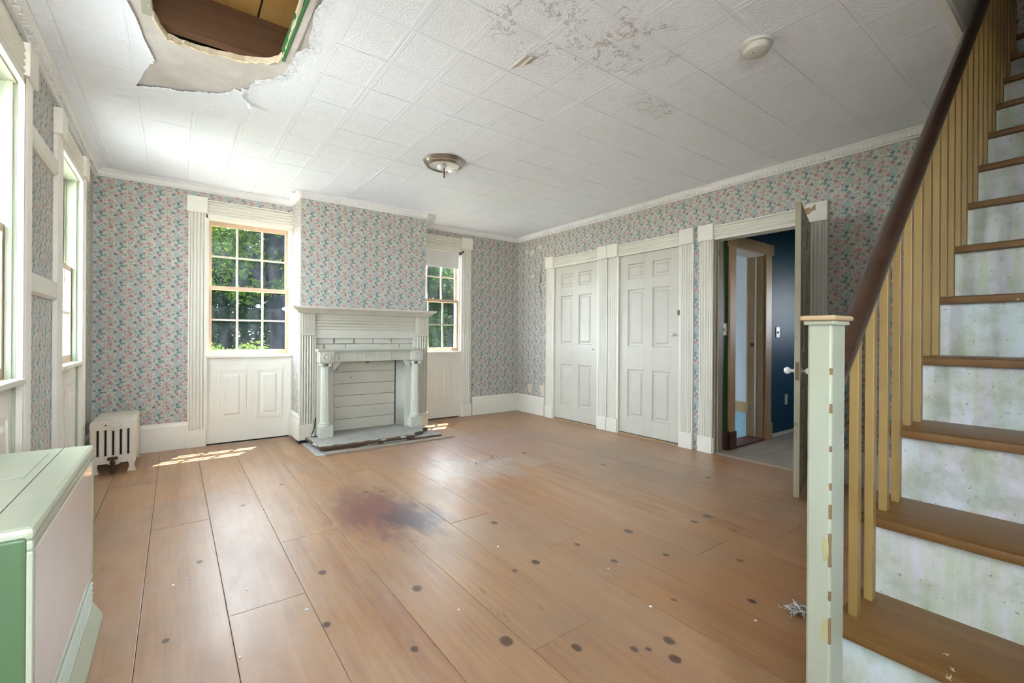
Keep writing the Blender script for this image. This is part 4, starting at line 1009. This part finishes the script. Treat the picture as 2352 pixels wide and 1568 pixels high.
# ------------------------------------------------------------------ gas heater by the left wall
hx0, hx1, hy0, hy1, hz = -.535, -.236, 1.375, 2.275, .665
ht = empty('gas_heater', ((hx0 + hx1) / 2, (hy0 + hy1) / 2, 0), 'pale green enamel room heater with cream front panel', 'heater')
m_ = MB(); m_.box(hx0, hx1 - .02, hy0 + .004, hy1 - .004, .03, hz - .012); m_.build('body', 'heater', ht, bevel=.01)
m_ = MB(); m_.box(hx0 + .02, hx1, hy0, hy1, hz - .030, hz); tpo = m_.build('top', 'heater', ht, bevel=.012)
m_ = MB(); m_.box(hx1 - .0815, hx1 - .0800, hy0 + .002, hy1 - .002, hz - .001, hz + .0008); m_.build('seam', 'black', tpo)
m_ = MB(); m_.box(hx1 - .235, hx1 - .105, 1.86, 2.17, hz, hz + .003); m_.build('lid_plate', 'heater', tpo, bevel=.001)
m_ = MB(); m_.box(hx0 + .01, hx1 - .012, hy0 - .006, hy0 + .006, .04, hz - .02); m_.build('side_panel', 'heatshade', ht, bevel=.006)
# front: rim and sunken glossy panel
fp = MB(); e = .022
for bb in ((hy0, hy1, hz - .05, hz - .028), (hy0, hy1, .175, .195), (hy0, hy0 + e, .195, hz - .05), (hy1 - e, hy1, .195, hz - .05)): fp.box(hx1 - .02, hx1 - .002, *bb)
fp.build('front_rim', 'heater', ht, bevel=.006)
m_ = MB(); m_.box(hx1 - .02, hx1 - .004, hy0 + e + .004, hy1 - e - .004, .199, hz - .054); m_.build('front_panel', 'heaterpanel', ht, bevel=.006)
for k in range(5):
    m_ = MB(); z = .085 + k * .018; m_.prism([(0, 0), (.012, .003), (.012, .006), (0, .010)], lambda p, q, t: Vector((hx1 - .012 + p, t, z + q)), hy0 + .02, hy1 - .02); m_.build('louvre', 'heater', ht)
m_ = MB(); m_.box(hx1 - .03, hx1 - .014, hy0 + .01, hy1 - .01, .06, .178); m_.build('grille_back', 'black', ht)
m_ = MB(); m_.prism([(hx0 + .03, 0), (-.212, 0), (-.212, .02), (hx1 - .004, .075), (hx0 + .03, .075)], lambda p, q, t: Vector((p, t, q)), hy0 + .02, hy1 + .02); m_.build('base', 'heater', ht, bevel=.004)

# ------------------------------------------------------------------ ceiling light, smoke detector
LC = (1.757, 3.31)
lt = empty('ceiling_light', (*LC, H), 'round nickel ceiling light without its glass shade', 'ceiling light')
MB().lathe([(.165, 0), (.168, -.006), (.160, -.012), (.162, -.020), (.150, -.030), (.150, -.036), (.138, -.046), (.128, -.050), (.124, -.044), (.122, -.030)], (*LC, H), 'z', 48).build('rim', 'chrome', lt, True)
MB().lathe([(.124, -.036), (.112, -.030), (.05, -.018), (0, -.016)], (*LC, H), 'z', 40).build('pan', 'fixture', lt, True)
MB().tube([(*LC, H - .016), (*LC, H - .135)], .005, 10).build('stem', 'iron', lt, True)
sk = MB(); sk.tube([(LC[0] + .01, LC[1] + .01, H - .03), (LC[0] - .03, LC[1] - .025, H - .055)], .017, 14); sk.build('socket', 'detector', lt, True)
m_ = MB(); m_.lathe([(0, -.05), (.018, -.045), (.030, -.028), (.030, -.010), (.018, .015), (.012, .03)], (0, 0, 0), 'z', 18)
Mb = Matrix.Translation((LC[0] - .05, LC[1] - .043, H - .068)) @ Vector((-.04, -.035, -.025)).to_track_quat('-Z', 'Y').to_matrix().to_4x4()
place(m_, Mb).build('bulb', 'frosted', lt, True)
DC = (2.252, 1.065)
dt = empty('smoke_detector', (*DC, H), 'round off-white smoke detector on the tiled ceiling', 'smoke detector')
MB().lathe([(.073, 0), (.075, -.008), (.072, -.016), (.060, -.019)], (*DC, H), 'z', 40).build('base', 'detector', dt, True)
MB().lathe([(.060, -.017), (.062, -.024), (.060, -.038), (.052, -.046), (.030, -.049), (0, -.050)], (*DC, H), 'z', 40).build('cover', 'detector', dt, True)
MB().lathe([(.053, -.0455), (.0535, -.0475), (.050, -.0475), (.049, -.046)], (*DC, H), 'z', 40).build('vent_ring', 'detector', dt, True)
MB().lathe([(0, -.0505), (.003, -.0505), (.003, -.048)], (DC[0] - .02, DC[1] + .005, H), 'z', 8).build('led', 'black', dt)

# ------------------------------------------------------------------ staircase
RI, RU = .2040, .2239; NX2 = 1.242
SYF, SYN = .415, -.56      # far (room) side and wall side
stc = empty('staircase', (1.0, 0, 0), 'steep staircase with varnished treads, mouldy white risers and pine balusters', 'staircase')
bal_me = {}
for k in range(1, 15):
    nx = NX2 + (k - 2) * RU; z = RI * k
    m_ = MB(); pr_ = [(nx + .012, z - .028), (nx + .003, z - .024), (nx, z - .014), (nx + .003, z - .004), (nx + .012, z), (nx + RU + .028, z), (nx + RU + .028, z - .028)]
    if k == 14: pr_ = [(p if p < nx + .1 else XR - .002, q) for p, q in pr_]
    m_.prism(pr_, lambda p, q, y: Vector((p, y, q)), SYN, SYF); link('tread', m_.mesh('tread', 'tread', True), stc, -stc.location)
    m_ = MB(); m_.box(nx + .026, nx + .044, SYN, SYF - .012, z - RI, z - .027); m_.build('riser', 'riser', stc)
# closed side under the treads
m_ = MB(); poly = [(NX2 - RU + .03, 0)]
for k in range(1, 15):
    nx = NX2 + (k - 2) * RU; poly += [(nx + .03, RI * k - .03), (nx + RU + .029, RI * k - .03)]
poly = [(p, min(q, 2.83)) for p, q in poly]; poly[-1] = (XR - .01, poly[-1][1]); poly += [(XR - .01, 2.45), (XR - .3, 2.2), (1.35, 0)]
tr = tessellate_polygon([[Vector((p, q, 0)) for p, q in poly]]); n = len(poly)
m_.add([(p, SYF - .016, q) for p, q in poly] + [(p, SYF - .036, q) for p, q in poly], [tuple(t) for t in tr] + [tuple(i + n for i in t) for t in tr] + [(i, (i + 1) % n, n + (i + 1) % n, n + i) for i in range(n)])
m_.build('stringer', 'riser', stc)
RAIL = lambda x: 1.427 + .925 * (x - 1.662)
for k in range(2, 15):
    for j in range(2):
        x = 1.325 + (k - 2) * RU + j * .112; z0 = RI * k; z1 = RAIL(x) + .002
        if x > XR - .05: continue
        L = round(z1 - z0, 3)
        if (k > 13): continue
        m_ = MB(); s_ = .0118; m_.box(-s_, s_, -.0095, .0095, 0, L)
        link('baluster', m_.mesh('baluster', 'baluster'), stc, Vector((x, .3865, z0)) - stc.location, bevel=.0015)
m_ = MB(); x1 = 3.95; axis = [Vector((x, .388, RAIL(x))) for x in (1.15, 1.4, 1.8, 2.2, 2.6, 3.0, 3.4, x1)]
dirv = (axis[-1] - axis[0]).normalized(); nrm = dirv.cross(Vector((0, 1, 0))).normalized()
vs = []; fs = []; sg = 20
for p in axis:
    for q in range(sg):
        a = 2 * math.pi * q / sg; vs.append(p + Vector((0, 1, 0)) * (.0245 * math.cos(a)) + nrm * (.027 * math.sin(a)))
for i in range(len(axis) - 1):
    for q in range(sg): fs.append((i * sg + q, i * sg + (q + 1) % sg, (i + 1) * sg + (q + 1) % sg, (i + 1) * sg + q))
fs += [tuple(range(sg)), tuple(range((len(axis) - 1) * sg, len(axis) * sg))]
m_.add(vs, fs); m_.build('handrail', 'rail', stc, True)
nw = MB().box(1.095, 1.172, .3605, .4065, .204, 1.113).build('newel_post', 'newel', stc, bevel=.005)
MB().box(1.080, 1.188, .350, .417, 1.113, 1.124).build('cap', 'tan', nw, bevel=.004)
MB().box(1.088, 1.180, .355, .412, 1.104, 1.1135).build('cap_moulding', 'newel', nw, bevel=.003)
rr = random.Random(2)
for z, h_ in ((.60, .07), (.44, .055), (.29, .06), (.84, .012), (.92, .02), (.76, .015), (.70, .03), (.53, .02), (1.0, .014)):
    m_ = MB(); n = 5; vs = []
    for i in range(n + 1):
        t = i / n; w_ = .0030 * rr.uniform(.4, 1.0); vs += [(1.0946, .3622 + w_, z + h_ * t), (1.0946, .3604, z + h_ * t), (1.0968 + w_, .3602, z + h_ * t)]
    m_.add(vs, [(3 * i + a_, 3 * i + a_ + 1, 3 * i + a_ + 4, 3 * i + a_ + 3) for i in range(n) for a_ in (0, 1)]); m_.build('bare_edge', 'slit', nw)
for z, h_ in ((.605, .055), (.44, .05), (.285, .05)):
    pts = []
    for i in range(12):
        a_ = 2 * math.pi * i / 12; r_ = rr.uniform(.6, 1.15); pts.append((1.0946, .3700 + .0075 * r_ * math.cos(a_), z + h_ / 2 + h_ * .55 * r_ * math.sin(a_)))
    MB().add(pts, [tuple(range(12))]).build('peeled_patch', 'peel', nw)
# stairwell: fascia, upper walls and upper ceiling
st('wall_stairwell', 'crown', [(OPX0 - .02, XR, OPY1, OPY1 + .02, H - .002, 2.86), (OPX0 - .02, OPX0, YF, OPY1, H - .002, 2.86)], 'white fascia around the stairwell opening in the ceiling', 'stairwell')
mb = MB(); mb.box(OPX0, XR, OPY1 - .012, OPY1 + .002, H - .012, H + .012); mb.box(OPX0, XR, OPY1 - .008, OPY1, H + .05, H + .075)
tag(mb.build('trim_8', 'crown'), 'thin trim along the edge of the stairwell opening', 'trim', kind='structure')
st('wall_upper', 'hallwhite', [(OPX0 - .6, OPX0 - .5, YF, 2.0, 2.86, 4.9), (OPX0 - .6, XR, 1.9, 2.0, 2.86, 4.9)], 'upper landing walls above the stairwell', 'wall')
st('ceiling_upper', 'hallwhite', [(OPX0 - .6, XR + .1, YF - .1, 2.05, 4.9, 5.0)], 'upper landing ceiling far above the stairs', 'ceiling')
st('floor_upper', 'hallfloor', [(OPX0 - .6, XR, OPY1 + .02, 2.0, 2.83, 2.86), (OPX0 - .6, OPX0 - .02, YF, OPY1 + .02, 2.83, 2.86)], 'upper landing floor around the stairwell', 'floor')

# ------------------------------------------------------------------ loose bits on the floor
m_ = MB(); rr = random.Random(12)
for k in range(26):
    c = Vector((1.96 + rr.gauss(0, .022), .755 + rr.gauss(0, .018), .010 + abs(rr.gauss(0, .006)))); pts = [c + Vector((rr.uniform(-.03, .03), rr.uniform(-.025, .025), rr.uniform(-.008, .012))) for _ in range(4)]
    for p in pts: p.z = max(p.z, .003)
    m_.tube(pts, .0022, 4)
tag(m_.build('lint_clump', 'fluff'), 'pale tuft of lint on the floor beside the newel post', 'lint')
chips = [(.0, 2.42), (.05, 2.45), (.07, 2.40), (.31, 2.9), (.42, 1.9), (1.62, 1.42), (1.33, 1.9), (1.53, 1.12), (.25, 2.2), (1.78, .83), (.62, 3.1), (2.35, 3.25), (.18, 1.75), (.9, 1.55)]
for x, y in chips:
    m_ = MB(); a = rr.uniform(0, 6); s_ = rr.uniform(.004, .008); m_.add([(s_ * math.cos(a + q) * rr.uniform(.6, 1.3), s_ * math.sin(a + q) * rr.uniform(.6, 1.3), h_) for h_ in (.001, .0035) for q in (0, 1.5, 3.1, 4.5)], [(0, 1, 2, 3), (4, 5, 6, 7), (0, 1, 5, 4), (1, 2, 6, 5), (2, 3, 7, 6), (3, 0, 4, 7)])
    tag(link('paint_chip', m_.mesh('paint_chip', 'crown'), None, (x, y, .0)), 'tiny white flake of paint lying on the plank floor', 'paint chip', 'paint flakes scattered on the plank floor')

# ------------------------------------------------------------------ outside
GZ = -.45
tag(MB().box(-40, 60, 5.6, 70, GZ - .2, GZ).build('ground', 'grass'), 'sunlit lawn outside the windows', 'lawn', kind='structure')
tag(MB().box(-60, -.85, -30, 5.6, GZ - .2, GZ).build('ground_side', 'gravel'), 'unseen gravel drive made pale to bounce daylight indoors', 'drive', kind='structure')  # pale ground put in to throw daylight up indoors
tag(MB().box(-.85, 60, -30, -.9, GZ - .2, GZ).build('ground_front', 'concrete'), 'unseen concrete drive added pale to bounce light to the ceiling', 'drive', kind='structure')  # added as a pale reflector for the ceiling, out of view
tag(MB().box(7.0, 60, -.9, 5.6, GZ - .2, GZ).build('ground_end', 'grass'), 'lawn at the end of the house', 'lawn', kind='structure')
# roof slab so that no light falls in from above
tag(MB().box(XL - .5, 7.3, YF - .5, YB + .55, 5.0, 5.1).build('roof', 'siding'), 'roof of the house above everything', 'roof', kind='structure')
tag(MB().box(XL - .12, OPX0 - .6, YF - .1, YB + .12, 2.78, 2.84).build('ceiling_cover', 'dark'), 'boards above the tiled ceiling', 'ceiling', kind='structure')
tag(MB().box(OPX0 - .6, XR + .1, 2.0, YB + .12, 2.78, 2.84).build('ceiling_cover_far', 'dark'), 'boards above the far end of the ceiling', 'ceiling', kind='structure')
st('wall_eaves', 'siding', [(XL - .15, XR + .15, YB + .001, YB + .15, H + .02, 5.0), (XL - .15, XL, YF, YB, H + .02, 5.0)], 'outer walls of the upper storey', 'wall')
def leaf_cloud(m_, rr, c, rad, n, size):
    for _ in range(n):
        while True:
            d = Vector((rr.uniform(-1, 1), rr.uniform(-1, 1), rr.uniform(-1, 1)))
            if d.length <= 1: break
        p = Vector(c) + Vector((d.x * rad[0], d.y * rad[1], d.z * rad[2]))
        a = Vector((rr.gauss(0, 1), rr.gauss(0, 1), rr.gauss(0, .6))).normalized(); b = a.cross(Vector((rr.gauss(0, 1), rr.gauss(0, 1), rr.gauss(0, 1)))).normalized(); s_ = size * rr.uniform(.6, 1.3)
        m_.add([p - a * s_, p + b * s_ * .45, p + a * s_, p - b * s_ * .45], [(0, 1, 2, 3)])
def raw(mb, name, mat):
    me = bpy.data.meshes.new(name); me.from_pydata(mb.v, [], mb.f); me.materials.append(MT[mat]); return me
# the big oak in front of the clear window
rr = random.Random(21); tx, ty = 2.02, 11.6
ok = empty('oak_tree', (tx, ty, GZ), 'big dark oak with spreading limbs outside the clear window', 'tree')
tm = MB(); tm.tube([(tx + .05, ty, GZ), (tx, ty, 1.0), (tx - .10, ty + .05, 2.4), (tx - .22, ty, 3.6), (tx - .05, ty, 4.8), (tx + .2, ty, 6.0)], [.34, .27, .25, .22, .15, .05], 12)
limbs = [[(tx - .05, ty, 1.7), (tx - .55, ty - .2, 2.35), (tx - 1.1, ty - .1, 2.75), (tx - 1.9, ty, 3.1), (tx - 3.0, ty + .3, 3.9)],
         [(tx - .15, ty, 2.9), (tx + .25, ty + .1, 3.5), (tx + .9, ty, 3.9), (tx + 2.2, ty + .2, 4.4)],
         [(tx - .2, ty, 3.3), (tx - .8, ty - .3, 3.7), (tx - 1.5, ty - .4, 3.65), (tx - 2.4, ty - .3, 4.2)],
         [(tx - .1, ty, 4.2), (tx + .6, ty - .4, 5.0), (tx + 1.6, ty - .6, 5.6)], [(tx - .1, ty, 4.6), (tx - 1.0, ty + .3, 5.6), (tx - 2.2, ty + .3, 6.3)],
         [(tx - .35, ty, 2.15), (tx - .6, ty + .4, 2.9), (tx - .9, ty + .8, 3.3)]]
lc = MB()
for L in limbs:
    tm.tube(L, [.11 * (1 - .18 * i) for i in range(len(L))], 8)
    for i in range(1, len(L)):
        a, b = Vector(L[i - 1]), Vector(L[i])
        for _ in range(5):
            p = a.lerp(b, rr.random()); q = p + Vector((rr.uniform(-.7, .7), rr.uniform(-.6, .6), rr.uniform(-.3, .7))); tm.tube([p, (p + q) / 2 + Vector((0, 0, .06)), q], [.022, .014, .006], 5)
            leaf_cloud(lc, rr, q, (.36, .36, .26), 95, .055)
for _ in range(9): leaf_cloud(lc, rr, (tx + rr.uniform(-3.2, 3.2), ty + rr.uniform(-1.6, 1.6), rr.uniform(3.9, 5.2)), (.5, .5, .35), 90, .07)
for _ in range(26): leaf_cloud(lc, rr, (tx + rr.uniform(-1.9, .6), ty + rr.uniform(-.6, 1.0), rr.uniform(2.0, 3.9)), (.30, .30, .22), 60, .055)
link('trunk', tm.mesh('trunk', 'bark', True), ok, -ok.location); q = link('foliage', raw(lc, 'foliage', 'leafA'), ok, -ok.location); q['kind'] = 'stuff'
# woods behind
def wood_tree(seed, h_):
    rr = random.Random(seed); t = MB(); t.tube([(0, 0, 0), (.05, 0, h_ * .4), (rr.uniform(-.2, .2), 0, h_)], [.20, .15, .04], 7)
    l = MB()
    for _ in range(60):
        z = rr.uniform(.06, 1.0) * h_; w_ = 1.9 * (1 - .45 * z / h_); leaf_cloud(l, rr, (rr.gauss(0, w_ * .5), rr.gauss(0, w_ * .5), z), (.8, .8, .5), 190, .095)
    return t.mesh('trunk', 'bark', True), raw(l, 'foliage', 'leafB')
vars_ = [wood_tree(31, 5.2), wood_tree(32, 5.8), wood_tree(33, 4.8)]
spots = [(-2.2, 21), (0, 19.5), (1.6, 21.5), (3.3, 19.8), (5.0, 22), (6.6, 19), (8.2, 21), (9.6, 18.2), (11.2, 20), (12.8, 18.5), (14.5, 21), (.8, 25), (2.8, 26), (4.6, 27), (10.4, 25), (13, 25), (16.5, 19), (7.5, 26), (5.9, 13.4), (8.6, 14.8)]
for i, (x, y) in enumerate(spots):
    t, l = vars_[i % 3]; r_ = empty('woodland_tree', (x, y, GZ), 'leafy tree in the dark woods outside the windows', 'tree', 'woodland trees outside the windows')
    r_.rotation_euler.z = i * 1.3; s_ = random.Random(i).uniform(.85, 1.2); r_.scale = (s_, s_, s_)
    o = link('trunk', t, r_, (0, 0, 0)); o = link('foliage', l, r_, (0, 0, 0)); o['kind'] = 'stuff'
# sunlit hedge
hm = MB(); rr = random.Random(5)
for k in range(120): leaf_cloud(hm, rr, (-2 + k * .095 + rr.uniform(-.1, .1), 15.2 + rr.uniform(-.5, .5), GZ + .75 + .12 * math.sin(k * .5)), (.35, .4, .52), 75, .06)
hg = link('hedge', raw(hm, 'hedge', 'leafC')); tag(hg, 'bright sunlit hedge low behind the oak', 'hedge')
